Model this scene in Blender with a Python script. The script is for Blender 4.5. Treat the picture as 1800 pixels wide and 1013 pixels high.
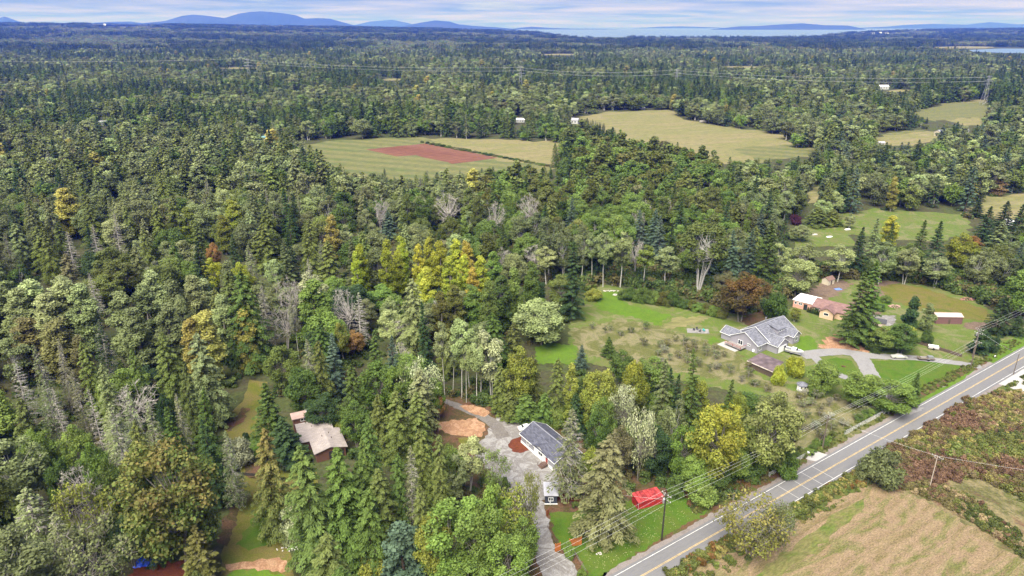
import bpy, bmesh, math, random
import numpy as np
from mathutils import Vector, Matrix

# ------------------------------------------------------------------ camera, sky, sun, exposure
for o in list(bpy.data.objects): bpy.data.objects.remove(o)
scene = bpy.context.scene
C = scene.collection
FPX, CXP, CYP, HCAM, VH = 1216.0, 900.0, 506.5, 105.0, 46.0     # focal length and frame of the photograph, camera height
PITCH = math.atan((CYP - VH) / FPX)
cam_d = bpy.data.cameras.new('camera'); cam = bpy.data.objects.new('camera', cam_d); C.objects.link(cam)
cam.location = (0, 0, HCAM); cam.rotation_euler = (math.pi/2 - PITCH, 0, 0)
cam_d.sensor_width = 36.0; cam_d.lens = 36.0 * FPX / 1800.0
cam_d.clip_start = 1.0; cam_d.clip_end = 150000.0
scene.camera = cam

SUN_EL, SUN_AZ = math.radians(56), math.radians(205)   # azimuth clockwise from +Y (away from camera): behind, to the left
world = bpy.data.worlds.new('World'); scene.world = world; world.use_nodes = True
nt = world.node_tree; N = nt.nodes; L = nt.links; N.clear()
w_out = N.new('ShaderNodeOutputWorld'); w_bg = N.new('ShaderNodeBackground')
sky = N.new('ShaderNodeTexSky'); sky.sky_type = 'NISHITA'; sky.sun_disc = False
sky.sun_elevation = SUN_EL; sky.sun_rotation = SUN_AZ; sky.air_density = 1.0; sky.dust_density = 0.6; sky.ozone_density = 2.0
tc = N.new('ShaderNodeTexCoord'); sp = N.new('ShaderNodeSeparateXYZ'); L.new(tc.outputs['Generated'], sp.inputs[0])
def wmath(op, a, b=None):
    n = N.new('ShaderNodeMath'); n.operation = op
    for i, v in enumerate((a, b)):
        if v is None: continue
        if isinstance(v, (int, float)): n.inputs[i].default_value = v
        else: L.new(v, n.inputs[i])
    return n.outputs[0]
den = wmath('ADD', wmath('ABSOLUTE', sp.outputs['Z']), 0.035)
cxy = N.new('ShaderNodeCombineXYZ')
L.new(wmath('DIVIDE', sp.outputs['X'], den), cxy.inputs[0]); L.new(wmath('DIVIDE', sp.outputs['Y'], den), cxy.inputs[1])
cn = N.new('ShaderNodeTexNoise'); cn.inputs['Scale'].default_value = 0.33; cn.inputs['Detail'].default_value = 9; cn.inputs['Roughness'].default_value = 0.6
cn.inputs['Distortion'].default_value = 0.5
L.new(cxy.outputs[0], cn.inputs['Vector'])
cr = N.new('ShaderNodeValToRGB'); cr.color_ramp.elements[0].position = 0.22; cr.color_ramp.elements[1].position = 0.46
L.new(cn.outputs['Fac'], cr.inputs['Fac'])
cn2 = N.new('ShaderNodeTexNoise'); cn2.inputs['Scale'].default_value = 0.32; cn2.inputs['Detail'].default_value = 6
L.new(cxy.outputs[0], cn2.inputs['Vector'])
cr2 = N.new('ShaderNodeValToRGB'); e = cr2.color_ramp.elements
e[0].position = 0.40; e[0].color = (2.0, 2.8, 5.2, 1); e[1].position = 0.64; e[1].color = (5.4, 5.2, 6.6, 1)
L.new(cn2.outputs['Fac'], cr2.inputs['Fac'])
mx = N.new('ShaderNodeMix'); mx.data_type = 'RGBA'
L.new(wmath('MULTIPLY', cr.outputs['Color'], 0.97), mx.inputs[0])
L.new(sky.outputs[0], mx.inputs[6]); L.new(cr2.outputs[0], mx.inputs[7])
L.new(mx.outputs[2], w_bg.inputs['Color']); w_bg.inputs['Strength'].default_value = 0.062
L.new(w_bg.outputs[0], w_out.inputs[0])

sun_d = bpy.data.lights.new('sun', 'SUN'); sun = bpy.data.objects.new('sun', sun_d); C.objects.link(sun)
sun_d.energy = 4.8; sun_d.angle = math.radians(52); sun_d.color = (1.0, 0.96, 0.88)
sdir = Vector((math.sin(SUN_AZ)*math.cos(SUN_EL), math.cos(SUN_AZ)*math.cos(SUN_EL), math.sin(SUN_EL)))
sun.rotation_euler = (-sdir).to_track_quat('-Z', 'Y').to_euler(); sun.location = (0, 0, 300)

vs = scene.view_settings
vs.view_transform = 'Standard'; vs.look = 'None'; vs.gamma = 1.0; vs.use_curve_mapping = False; vs.exposure = 1.22
scene.cycles.max_bounces = 4; scene.cycles.diffuse_bounces = 2; scene.cycles.glossy_bounces = 2
scene.cycles.transmission_bounces = 2; scene.cycles.volume_bounces = 0; scene.cycles.transparent_max_bounces = 4

# ------------------------------------------------------------------ helpers
RND = random.Random(7)
NPR = np.random.default_rng(11)
SP, CP = math.sin(PITCH), math.cos(PITCH)
def G(u, v, z=0.0):
    """the place at height z that the photograph shows at pixel (u, v)"""
    dx = (u - CXP)/FPX; dy = (v - CYP)/FPX
    t = (HCAM - z)/(SP + dy*CP)
    return Vector((dx*t, (CP - dy*SP)*t, z))
def pix(x, y, z):
    d = y*CP - (z - HCAM)*SP; up = y*SP + (z - HCAM)*CP
    return CXP + FPX*x/d, CYP - FPX*up/d, d
def tag(o, label=None, cat=None, group=None, kind=None):
    if label: o['label'] = label
    if cat: o['category'] = cat
    if group: o['group'] = group
    if kind: o['kind'] = kind
    return o
def empty(name, loc=(0, 0, 0), rz=0.0):
    o = bpy.data.objects.new(name, None); o.empty_display_size = 0.5
    o.location = loc; o.rotation_euler = (0, 0, rz); C.objects.link(o); return o
def link(name, me, parent=None):
    o = bpy.data.objects.new(name, me); C.objects.link(o)
    if parent is not None: o.parent = parent
    return o

class MB:
    """collects shapes into one mesh"""
    def __init__(s): s.v = []; s.f = []
    def add(s, vs_, fs):
        b = len(s.v); s.v += [tuple(p) for p in vs_]; s.f += [tuple(i + b for i in f) for f in fs]; return s
    def box(s, x0, x1, y0, y1, z0, z1):
        return s.add([(x0,y0,z0),(x1,y0,z0),(x1,y1,z0),(x0,y1,z0),(x0,y0,z1),(x1,y0,z1),(x1,y1,z1),(x0,y1,z1)],
                     [(0,3,2,1),(4,5,6,7),(0,1,5,4),(1,2,6,5),(2,3,7,6),(3,0,4,7)])
    def poly(s, pts): return s.add(pts, [tuple(range(len(pts)))])
    def slab(s, pts, t):
        """polygon thickened downward by t along its normal"""
        p = [Vector(q) for q in pts]; n = (p[1]-p[0]).cross(p[2]-p[0]).normalized()
        if n.z < 0: p = p[::-1]; n = -n
        k = len(p); q = [a - n*t for a in p]
        return s.add(p + q, [tuple(range(k)), tuple(range(2*k-1, k-1, -1))] + [(i, k+i, k+(i+1) % k, (i+1) % k) for i in range(k)])
    def prism(s, pts, z0, z1):
        k = len(pts)
        a = sum(pts[i][0]*pts[(i+1) % k][1]-pts[(i+1) % k][0]*pts[i][1] for i in range(k))
        if a < 0: pts = pts[::-1]
        return s.add([(x,y,z0) for x,y in pts] + [(x,y,z1) for x,y in pts],
                     [tuple(range(k-1,-1,-1)), tuple(range(k,2*k))] + [(i,(i+1) % k,k+(i+1) % k,k+i) for i in range(k)])
    def tube(s, pts, rad, n=6, cap=True):
        p = [Vector(q) for q in pts]; rings = []
        for i, q in enumerate(p):
            d = (p[min(i+1, len(p)-1)] - p[max(i-1, 0)]).normalized()
            a = Vector((1,0,0)) if abs(d.z) > 0.8 else Vector((0,0,1))
            x = d.cross(a).normalized(); y = d.cross(x)
            r = rad[i] if isinstance(rad, (list, tuple)) else rad
            rings.append([q + x*(math.cos(2*math.pi*j/n)*r) + y*(math.sin(2*math.pi*j/n)*r) for j in range(n)])
        vs_ = [c for r in rings for c in r]
        fs = [(i*n+j, (i+1)*n+j, (i+1)*n+(j+1) % n, i*n+(j+1) % n) for i in range(len(p)-1) for j in range(n)]
        if cap: fs += [tuple(range(n-1,-1,-1)), tuple(range((len(p)-1)*n, len(p)*n))]
        return s.add(vs_, fs)
    def mesh(s, name, mat, smooth=False):
        me = bpy.data.meshes.new(name); me.from_pydata(s.v, [], s.f); me.materials.append(mat); me.update()
        if smooth: me.shade_smooth()
        return me
    def build(s, name, mat, parent=None, smooth=False): return link(name, s.mesh(name, mat, smooth), parent)

# ------------------------------------------------------------------ materials
def newmat(name):
    m = bpy.data.materials.new(name); m.use_nodes = True
    return m, m.node_tree, m.node_tree.nodes['Principled BSDF']
def simple(name, col, rough=0.8, var=0.12, scale=3.0, metal=0.0, bump=0.0, spec=0.3):
    m, t, b = newmat(name)
    tcn = t.nodes.new('ShaderNodeTexCoord'); nz = t.nodes.new('ShaderNodeTexNoise'); nz.inputs['Scale'].default_value = scale; nz.inputs['Detail'].default_value = 6
    t.links.new(tcn.outputs['Object'], nz.inputs['Vector'])
    rp = t.nodes.new('ShaderNodeValToRGB'); rp.color_ramp.elements[0].position = 0.3; rp.color_ramp.elements[1].position = 0.7
    rp.color_ramp.elements[0].color = (*[c*(1-var) for c in col], 1); rp.color_ramp.elements[1].color = (*[min(1, c*(1+var)) for c in col], 1)
    t.links.new(nz.outputs['Fac'], rp.inputs['Fac']); t.links.new(rp.outputs['Color'], b.inputs['Base Color'])
    b.inputs['Roughness'].default_value = rough; b.inputs['Metallic'].default_value = metal; b.inputs['Specular IOR Level'].default_value = spec
    if bump:
        bp = t.nodes.new('ShaderNodeBump'); bp.inputs['Strength'].default_value = bump; bp.inputs['Distance'].default_value = 0.05
        t.links.new(nz.outputs['Fac'], bp.inputs['Height']); t.links.new(bp.outputs[0], b.inputs['Normal'])
    return m
GROUND_K = 0.70
def gmat(name, cols, scale=0.15, fine=2.5, amp=0.5, bump=0.4, rough=0.95, stripe=None, aniso=None, speck=None):
    """ground cover: patches of colours, finer mottling and relief, optional stripes (angle, per metre, colour, amount)"""
    m, t, b = newmat(name); n = t.nodes; l = t.links
    tcn = n.new('ShaderNodeTexCoord'); vec = tcn.outputs['Object']
    if aniso:
        mp = n.new('ShaderNodeMapping'); mp.vector_type = 'TEXTURE'
        mp.inputs['Rotation'].default_value = (0, 0, aniso[0]); mp.inputs['Scale'].default_value = (aniso[1], 1, 1)
        l.new(vec, mp.inputs['Vector']); vec = mp.outputs[0]
    nz = n.new('ShaderNodeTexNoise'); nz.inputs['Scale'].default_value = scale; nz.inputs['Detail'].default_value = 5; nz.inputs['Roughness'].default_value = 0.65; nz.inputs['Distortion'].default_value = 0.6
    l.new(vec, nz.inputs['Vector'])
    rp = n.new('ShaderNodeValToRGB'); el = rp.color_ramp.elements
    k = len(cols)
    cols = [tuple(x*GROUND_K for x in c) for c in cols]
    for i, c in enumerate(cols):
        p = 0.30 + 0.40*i/max(1, k-1)
        if i < 2: x = el[i]; x.position = p
        else: x = el.new(p)
        x.color = (*c, 1)
    l.new(nz.outputs['Fac'], rp.inputs['Fac']); col = rp.outputs['Color']
    nf = n.new('ShaderNodeTexNoise'); nf.inputs['Scale'].default_value = fine; nf.inputs['Detail'].default_value = 6; nf.inputs['Roughness'].default_value = 0.7
    l.new(vec, nf.inputs['Vector'])
    mr = n.new('ShaderNodeMapRange'); mr.inputs['From Min'].default_value = 0.3; mr.inputs['From Max'].default_value = 0.7
    mr.inputs['To Min'].default_value = 1-amp; mr.inputs['To Max'].default_value = 1+amp
    l.new(nf.outputs['Fac'], mr.inputs['Value'])
    if stripe:
        ang, freq, scol, amt = stripe[:4]; dist = stripe[4] if len(stripe) > 4 else 6.0
        mp = n.new('ShaderNodeMapping'); mp.inputs['Rotation'].default_value = (0, 0, -ang); l.new(tcn.outputs['Object'], mp.inputs['Vector'])
        wv = n.new('ShaderNodeTexWave'); wv.wave_type = 'BANDS'; wv.bands_direction = 'Y'; wv.inputs['Scale'].default_value = freq*0.314
        wv.inputs['Distortion'].default_value = dist; wv.inputs['Detail'].default_value = 4; wv.inputs['Detail Scale'].default_value = 0.25; wv.inputs['Detail Roughness'].default_value = 0.65
        l.new(mp.outputs[0], wv.inputs['Vector'])
        ms = n.new('ShaderNodeMix'); ms.data_type = 'RGBA'; ms.inputs[7].default_value = (*scol, 1)
        ml = n.new('ShaderNodeMath'); ml.operation = 'MULTIPLY'; ml.inputs[1].default_value = amt; l.new(wv.outputs['Fac'], ml.inputs[0])
        l.new(ml.outputs[0], ms.inputs[0]); l.new(col, ms.inputs[6]); col = ms.outputs[2]
    mm = n.new('ShaderNodeMix'); mm.data_type = 'RGBA'; mm.blend_type = 'MULTIPLY'; mm.inputs[0].default_value = 1
    l.new(col, mm.inputs[6]); l.new(mr.outputs[0], mm.inputs[7]); col = mm.outputs[2]
    l.new(col, b.inputs['Base Color']); b.inputs['Roughness'].default_value = rough; b.inputs['Specular IOR Level'].default_value = 0.15
    bp = n.new('ShaderNodeBump'); bp.inputs['Strength'].default_value = bump; bp.inputs['Distance'].default_value = 0.25
    l.new(nf.outputs['Fac'], bp.inputs['Height']); l.new(bp.outputs[0], b.inputs['Normal'])
    return m
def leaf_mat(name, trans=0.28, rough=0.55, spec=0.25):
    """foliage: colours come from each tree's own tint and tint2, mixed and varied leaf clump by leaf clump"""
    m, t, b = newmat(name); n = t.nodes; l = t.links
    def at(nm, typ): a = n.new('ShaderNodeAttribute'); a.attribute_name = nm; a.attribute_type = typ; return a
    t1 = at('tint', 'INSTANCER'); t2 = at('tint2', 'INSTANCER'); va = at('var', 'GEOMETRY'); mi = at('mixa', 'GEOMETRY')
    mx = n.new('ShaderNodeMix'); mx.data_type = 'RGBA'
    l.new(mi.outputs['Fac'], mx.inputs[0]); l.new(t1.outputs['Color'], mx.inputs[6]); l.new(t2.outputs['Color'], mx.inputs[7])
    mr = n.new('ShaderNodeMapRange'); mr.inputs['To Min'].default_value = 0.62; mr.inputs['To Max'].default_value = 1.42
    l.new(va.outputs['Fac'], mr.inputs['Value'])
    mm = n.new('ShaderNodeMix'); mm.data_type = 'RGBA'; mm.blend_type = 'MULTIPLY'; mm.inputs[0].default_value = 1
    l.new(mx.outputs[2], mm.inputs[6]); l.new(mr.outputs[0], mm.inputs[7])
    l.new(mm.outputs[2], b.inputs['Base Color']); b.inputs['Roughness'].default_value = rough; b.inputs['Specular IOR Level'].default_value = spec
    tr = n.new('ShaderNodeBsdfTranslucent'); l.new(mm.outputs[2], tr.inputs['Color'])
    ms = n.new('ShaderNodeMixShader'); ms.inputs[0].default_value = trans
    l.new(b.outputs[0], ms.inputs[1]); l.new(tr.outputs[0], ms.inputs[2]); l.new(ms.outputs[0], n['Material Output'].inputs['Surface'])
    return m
LEAF = leaf_mat('foliage', 0.30, 0.6, 0.12); NEEDLE = leaf_mat('needles', 0.2, 0.65, 0.1)
BARK = simple('bark_brown', (0.09, 0.065, 0.048), 0.95, 0.35, 4, bump=0.4)
BARK_G = simple('bark_grey', (0.20, 0.18, 0.155), 0.95, 0.3, 4, bump=0.3)
BARK_P = simple('bark_pale', (0.36, 0.345, 0.31), 0.9, 0.3, 2.5)
BARK_D = simple('dead_wood', (0.33, 0.30, 0.275), 0.95, 0.25, 2.5)
WHITE = simple('white_paint', (0.78, 0.78, 0.77), 0.6, 0.04)
GLASS, _t, _b = newmat('window_glass'); _b.inputs['Base Color'].default_value = (0.02, 0.025, 0.03, 1); _b.inputs['Roughness'].default_value = 0.08; _b.inputs['Specular IOR Level'].default_value = 0.6
METAL = simple('grey_metal', (0.35, 0.35, 0.36), 0.45, 0.1, 4, metal=0.6)
BLACK = simple('black_rubber', (0.015, 0.015, 0.016), 0.8, 0.2)
DKWOOD = simple('weathered_pole_wood', (0.12, 0.095, 0.075), 0.9, 0.25, 5, bump=0.3)
# ------------------------------------------------------------------ terrain, water, hills
def sstep(a, b, x): t = np.clip((x-a)/(b-a), 0, 1); return t*t*(3-2*t)
def elev(x, y):
    x = np.asarray(x, float); y = np.asarray(y, float)
    r = x/np.maximum(y, 1.0)                         # bearing
    left = sstep(2800, 8500, y)*np.interp(r, [-0.9, -0.45, -0.2, 0.0, 0.1], [128, 105, 72, 34, 0])
    right = sstep(4200, 9500, y)*np.interp(r, [0.40, 0.50, 0.7, 1.0], [0, 34, 52, 60])
    z = left + right
    coast = np.interp(r, [-0.1, 0.03, 0.06, 0.11, 0.40, 0.46, 0.6], [11500, 9500, 7000, 6300, 6300, 9000, 11500])
    return z*(1 - sstep(coast, coast+900, y)) - 14*sstep(coast-150, coast+250, y)
ys = np.concatenate([np.arange(-500, 400, 50.0), np.geomspace(400, 13500, 90)])
rs = np.linspace(-1.7, 1.7, 120)
gv = []; 
for yy in ys:
    for rr in rs:
        xx = rr*(abs(yy)+350); gv.append((xx, yy, 0.0))
gv = np.array(gv); gv[:, 2] = elev(gv[:, 0], gv[:, 1]) - 0.02
nr = len(rs)
gf = [(j*nr+i, j*nr+i+1, (j+1)*nr+i+1, (j+1)*nr+i) for j in range(len(ys)-1) for i in range(nr-1)]
FLOOR = gmat('forest_floor', [(0.055, 0.058, 0.026), (0.08, 0.098, 0.032), (0.075, 0.068, 0.036), (0.095, 0.115, 0.038)], 0.06, 0.8, 0.45, 0.5)
me = bpy.data.meshes.new('ground'); me.from_pydata(gv.tolist(), [], gf); me.materials.append(FLOOR); me.update()
tag(link('ground', me), 'forest floor and open ground stretching to the coast', kind='structure')

WATER, t, b = newmat('sea_water'); b.inputs['Base Color'].default_value = (0.10, 0.16, 0.24, 1); b.inputs['Roughness'].default_value = 0.32; b.inputs['Specular IOR Level'].default_value = 0.6
nz = t.nodes.new('ShaderNodeTexNoise'); nz.inputs['Scale'].default_value = 0.02; nz.inputs['Detail'].default_value = 5
tcn = t.nodes.new('ShaderNodeTexCoord'); t.links.new(tcn.outputs['Object'], nz.inputs['Vector'])
bp = t.nodes.new('ShaderNodeBump'); bp.inputs['Strength'].default_value = 0.3; bp.inputs['Distance'].default_value = 2.0
t.links.new(nz.outputs['Fac'], bp.inputs['Height']); t.links.new(bp.outputs[0], b.inputs['Normal'])
tag(MB().poly([(-60000, 5600, -4), (60000, 5600, -4), (60000, 70000, -4), (-60000, 70000, -4)]).build('sea', WATER), kind='structure')

HILL = gmat('hill_forest', [(0.02, 0.035, 0.03), (0.03, 0.045, 0.035), (0.045, 0.05, 0.04)], 0.0006, 0.004, 0.3, 0.3)
def hills(name, prof, dist, depth, seed):
    """a wooded island or range: ridge heights read off its skyline, sloping to the water in front and behind"""
    us = np.linspace(prof[0][0], prof[-1][0], max(14, int((prof[-1][0]-prof[0][0])/4)))
    vv = np.interp(us, [p[0] for p in prof], [p[1] for p in prof])
    rng = np.random.default_rng(seed); K = 12; V = []
    for i, (u, v) in enumerate(zip(us, vv)):
        dx = (u-CXP)/FPX; dy = (v-CYP)/FPX
        t_ = dist/(CP-dy*SP); top = HCAM - (SP+dy*CP)*t_; x = dx*t_
        for k in range(K+1):
            s = k/K*2-1
            h = (1-abs(s)**1.3)*(top+6)*(1+0.12*rng.normal()*abs(s)) - 6
            V.append((x*(1+s*depth/dist), dist + s*depth, h))
    n = len(us); F = [(i*(K+1)+k, (i+1)*(K+1)+k, (i+1)*(K+1)+k+1, i*(K+1)+k+1) for i in range(n-1) for k in range(K)]
    m_ = bpy.data.meshes.new(name); m_.from_pydata(V, [], F); m_.materials.append(HILL); m_.shade_smooth()
    return tag(link(name, m_), kind='structure')
hills('hills', [(-60,52),(-30,40),(8,29),(22,34),(40,40),(70,44),(95,50)], 26000, 2600, 1)
hills('hills', [(148,51),(165,40),(200,38.5),(230,38),(250,41),(290,37),(320,28),(340,26),(365,28),(395,32),(420,24),(440,21),(460,20),(490,22.5),(520,27),(535,33),(560,32),(580,33),(605,40),(620,44),(650,46),(690,49),(705,51.5)], 25000, 3200, 2)
hills('hills', [(600,52),(625,44),(650,38),(690,35),(715,40),(740,47),(760,52)], 42000, 2600, 3)
hills('hills', [(690,51.5),(718,44),(740,40),(765,36),(790,38),(806,43),(830,45.5),(870,48),(910,51.5)], 24000, 2200, 4)
hills('hills', [(890,52),(915,49),(935,47),(960,49),(1000,50.5),(1060,51),(1110,52)], 27000, 1500, 5)
hills('hills', [(1060,52),(1120,49.5),(1165,47),(1200,46.5),(1250,48),(1290,50)], 40000, 2500, 6)
hills('hills', [(1245,52.5),(1275,49),(1300,46.5),(1330,46),(1365,43.5),(1410,41),(1450,44.5),(1490,45),(1510,49),(1525,52.5)], 25000, 1900, 7)
hills('hills', [(1480,52),(1510,49),(1560,47),(1590,44),(1640,42),(1700,43.5),(1740,39),(1790,43),(1840,41),(1890,50)], 36000, 3000, 8)

# ------------------------------------------------------------------ fields, lawns, yards (sheets a little above each other)
def outline(px, z, step, jit, seed, world_pts=False):
    rng = np.random.default_rng(seed)
    P = [Vector(p).to_3d() if world_pts else G(p[0], p[1]) for p in px]; out = []
    for i, a in enumerate(P):
        c = P[(i+1) % len(P)]; k = max(1, int((c-a).length/step)); d = (c-a)
        nrm = Vector((-d.y, d.x, 0)).normalized() if d.length > 0 else Vector((0,0,0))
        for q in range(k):
            w = rng.normal()*jit*1.3 if (q or jit > 0.15) else 0
            p = a + d*(q/k) + nrm*w; out.append((p.x, p.y, z))
    return out
SEED = [100]
def sheet(name, px, z, mat, jit=0.25, step=0.9, label=None, wp=False):
    SEED[0] += 1
    pts = outline(px, z, step, jit, SEED[0], wp)
    a = sum(pts[i][0]*pts[(i+1) % len(pts)][1]-pts[(i+1) % len(pts)][0]*pts[i][1] for i in range(len(pts)))
    if a < 0: pts = pts[::-1]
    o = MB().poly(pts).build(name, mat)
    return tag(o, label, kind='structure')
ROADANG = math.atan2(100.6, 147.8)
LAWN = gmat('lawn_grass', [(0.065, 0.12, 0.012), (0.08, 0.155, 0.014), (0.105, 0.15, 0.022), (0.07, 0.135, 0.012)], 0.18, 5.0, 0.3, 0.3)
LAWN_B = gmat('bright_lawn', [(0.095, 0.19, 0.014), (0.12, 0.205, 0.02), (0.10, 0.175, 0.018), (0.145, 0.20, 0.035)], 0.2, 4.0, 0.25, 0.3)
MOSS = gmat('mossy_lawn', [(0.10, 0.125, 0.02), (0.145, 0.145, 0.025), (0.18, 0.145, 0.05), (0.115, 0.15, 0.018)], 0.16, 3.5, 0.35, 0.3)
PASTURE = gmat('dry_pasture', [(0.115, 0.165, 0.03), (0.165, 0.17, 0.06), (0.115, 0.17, 0.026), (0.21, 0.20, 0.095), (0.105, 0.155, 0.022)], 0.09, 4.0, 0.42, 0.4)
ORCH = gmat('orchard_grass', [(0.20, 0.18, 0.085), (0.12, 0.13, 0.035), (0.25, 0.22, 0.12), (0.15, 0.16, 0.05)], 0.14, 4.0, 0.5, 0.4)
FIELD_F = gmat('far_meadow', [(0.20, 0.19, 0.075), (0.27, 0.225, 0.115), (0.205, 0.20, 0.075), (0.30, 0.25, 0.145)], 0.03, 0.5, 0.35, 0.2, stripe=(0.45, 0.06, (0.13, 0.135, 0.045), 0.3, 5), aniso=(0.2, 3))
FIELD_G = gmat('green_meadow', [(0.09, 0.135, 0.04), (0.15, 0.155, 0.06), (0.105, 0.14, 0.045)], 0.03, 0.5, 0.35, 0.2, stripe=(-0.4, 0.05, (0.19, 0.165, 0.07), 0.4, 6), aniso=(0.2, 3))
TILL = gmat('tilled_earth', [(0.14, 0.052, 0.034), (0.17, 0.066, 0.044), (0.20, 0.09, 0.06), (0.145, 0.055, 0.036)], 0.03, 0.4, 0.3, 0.2, stripe=(-0.55, 0.16, (0.17, 0.085, 0.06), 0.5, 2), aniso=(-0.55, 5))
GRAVEL = gmat('gravel', [(0.27, 0.25, 0.24), (0.35, 0.335, 0.325), (0.22, 0.20, 0.185), (0.38, 0.365, 0.355), (0.25, 0.225, 0.205)], 0.22, 4.5, 0.36, 0.4)
DIRT = gmat('dirt', [(0.16, 0.11, 0.08), (0.21, 0.15, 0.11), (0.12, 0.085, 0.06)], 0.2, 2.0, 0.35, 0.4)
STRAW = gmat('straw_cover', [(0.42, 0.235, 0.135), (0.52, 0.32, 0.20), (0.34, 0.18, 0.10), (0.46, 0.28, 0.17), (0.30, 0.20, 0.10)], 0.35, 4.0, 0.4, 0.6)
MULCH = gmat('bark_mulch', [(0.13, 0.035, 0.018), (0.17, 0.05, 0.025), (0.10, 0.03, 0.016)], 0.5, 4.0, 0.4, 0.5)
LITTER = gmat('leaf_litter', [(0.11, 0.055, 0.03), (0.15, 0.085, 0.05), (0.08, 0.07, 0.025), (0.13, 0.06, 0.035)], 0.25, 2.5, 0.4, 0.4)
HAY = gmat('cut_hay_field', [(0.235, 0.155, 0.09), (0.185, 0.15, 0.065), (0.28, 0.195, 0.12), (0.135, 0.145, 0.04), (0.25, 0.165, 0.10)], 0.16, 4.5, 0.55, 0.6,
           stripe=(ROADANG, 0.36, (0.33, 0.24, 0.15), 0.2, 9.0), aniso=(ROADANG, 3))
HAYGREEN = gmat('green_wheel_track', [(0.12, 0.16, 0.03), (0.20, 0.18, 0.07), (0.10, 0.15, 0.025)], 0.3, 2.0, 0.4, 0.4, aniso=(ROADANG, 3))
ROUGH = gmat('rough_meadow', [(0.14, 0.125, 0.05), (0.17, 0.10, 0.06), (0.24, 0.20, 0.10), (0.115, 0.115, 0.04), (0.16, 0.10, 0.06)], 0.10, 1.6, 0.45, 0.6)
VERGE = gmat('verge_grass', [(0.085, 0.15, 0.022), (0.11, 0.12, 0.035), (0.07, 0.13, 0.02)], 0.3, 3.0, 0.4, 0.5)
CONC = gmat('concrete', [(0.46, 0.44, 0.42), (0.52, 0.50, 0.48)], 0.3, 3.0, 0.1, 0.1)
TARMAC2 = gmat('worn_driveway', [(0.26, 0.25, 0.25), (0.31, 0.30, 0.30), (0.29, 0.265, 0.25)], 0.2, 3.0, 0.15, 0.15)

# far fields
sheet('meadow', [(520,254),(600,247),(740,242),(800,247),(900,262),(960,280),(985,290),(940,310),(860,325),(700,325),(600,315),(535,282)], 0.05, FIELD_G, 3, 12)
sheet('meadow', [(755,246),(830,244),(985,250),(1005,262),(1000,285),(975,296),(890,281.5),(820,266)], 0.06, FIELD_F, 3, 12)
sheet('tilled_field', [(644,263),(748,252.5),(876,278),(795,288.5),(731.5,273),(696,275.5)], 0.12, TILL, 0.6, 8)
sheet('meadow', [(1015,207),(1060,198),(1180,193),(1195,200),(1190,208),(1260,220),(1380,238),(1390,262),(1360,285),(1290,290),(1200,280),(1110,255),(1040,222)], 0.05, FIELD_F, 3, 12)
sheet('meadow', [(1290,262),(1380,255),(1450,262),(1430,275),(1330,285)], 0.07, FIELD_G, 2, 10)
sheet('meadow', [(1600,198),(1665,181),(1735,177),(1760,190),(1745,205),(1640,214)], 0.05, FIELD_G, 3, 12)
sheet('meadow', [(1660,211),(1720,206),(1745,207),(1742,220),(1700,222)], 0.08, FIELD_F, 2, 10)
sheet('meadow', [(1655,178),(1740,174),(1742,179),(1665,182)], 0.09, FIELD_F, 2, 12)
sheet('meadow', [(1530,246),(1560,236),(1610,229),(1665,233),(1650,245),(1600,256),(1540,258)], 0.05, FIELD_F, 2, 10)
sheet('meadow', [(1545,238),(1600,228),(1630,230),(1590,236)], 0.08, FIELD_G, 1, 10)
sheet('meadow', [(1470,375),(1540,368),(1620,372),(1700,378),(1710,410),(1650,425),(1560,420),(1480,410)], 0.05, PASTURE, 1, 6)
sheet('meadow', [(1690,372),(1720,350),(1800,338),(1860,335),(1860,372),(1780,385),(1700,385)], 0.06, FIELD_F, 1.5, 6)
sheet('meadow', [(1385,412),(1430,392),(1500,405),(1500,432),(1400,440)], 0.085, PASTURE, 1, 6)
sheet('dirt_patch', [(1416,340),(1436,328),(1445,335),(1440,355),(1420,358)], 0.07, FIELD_F, 1, 6)
for a, c_, d_, w_ in ((205,62,50,3),(255,61,40,2),(1120,84,26,2),(1690,83,60,3),(1580,160,30,3),(1300,118,40,2),(690,140,24,3),(420,120,40,2),(980,96,36,2),(60,77,40,2)):
    sheet('meadow', [(a-d_, c_+w_*0.3),(a, c_-w_*0.5),(a+d_, c_),(a+d_*0.7, c_+w_),(a-d_*0.6, c_+w_)], float(elev(*G(a, c_)[:2]))+1.0, FIELD_F, 6, 40)

# the neighbours' pasture on the right
sheet('pasture', [(1000,560),(1030,520),(1060,498),(1120,515),(1180,528),(1260,545),(1330,560),(1400,540),(1440,515),(1440,490),(1560,492),(1700,515),(1760,560),(1800,560),(1900,555),(1860,580),(1760,650),(1650,715),(1560,760),(1440,810),(1380,800),(1380,700),(1290,690),(1180,665),(1080,650),(1000,630)], 0.02, PASTURE, 0.4)
sheet('orchard', [(1005,580),(1090,560),(1160,575),(1240,600),(1300,615),(1310,650),(1400,690),(1500,705),(1575,735),(1445,795),(1395,790),(1390,700),(1290,670),(1150,650),(1010,620)], 0.045, ORCH, 0.5)
sheet('lawn', [(1050,545),(1045,515),(1090,512),(1100,535),(1180,555),(1160,572),(1120,560)], 0.05, LAWN_B, 0.5)
sheet('lawn', [(1240,602),(1255,592),(1262,600),(1250,607)], 0.06, LAWN_B, 0.3)
sheet('pasture', [(1160,575),(1190,558),(1250,556),(1235,566),(1180,580)], 0.06, FIELD_F, 0.5)
sheet('lawn', [(940,612),(965,602),(1015,608),(1015,640),(945,640)], 0.06, LAWN_B, 0.4)
sheet('leaf_litter', [(1300,565),(1330,545),(1360,555),(1350,570),(1320,575)], 0.06, LITTER, 0.5)
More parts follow.
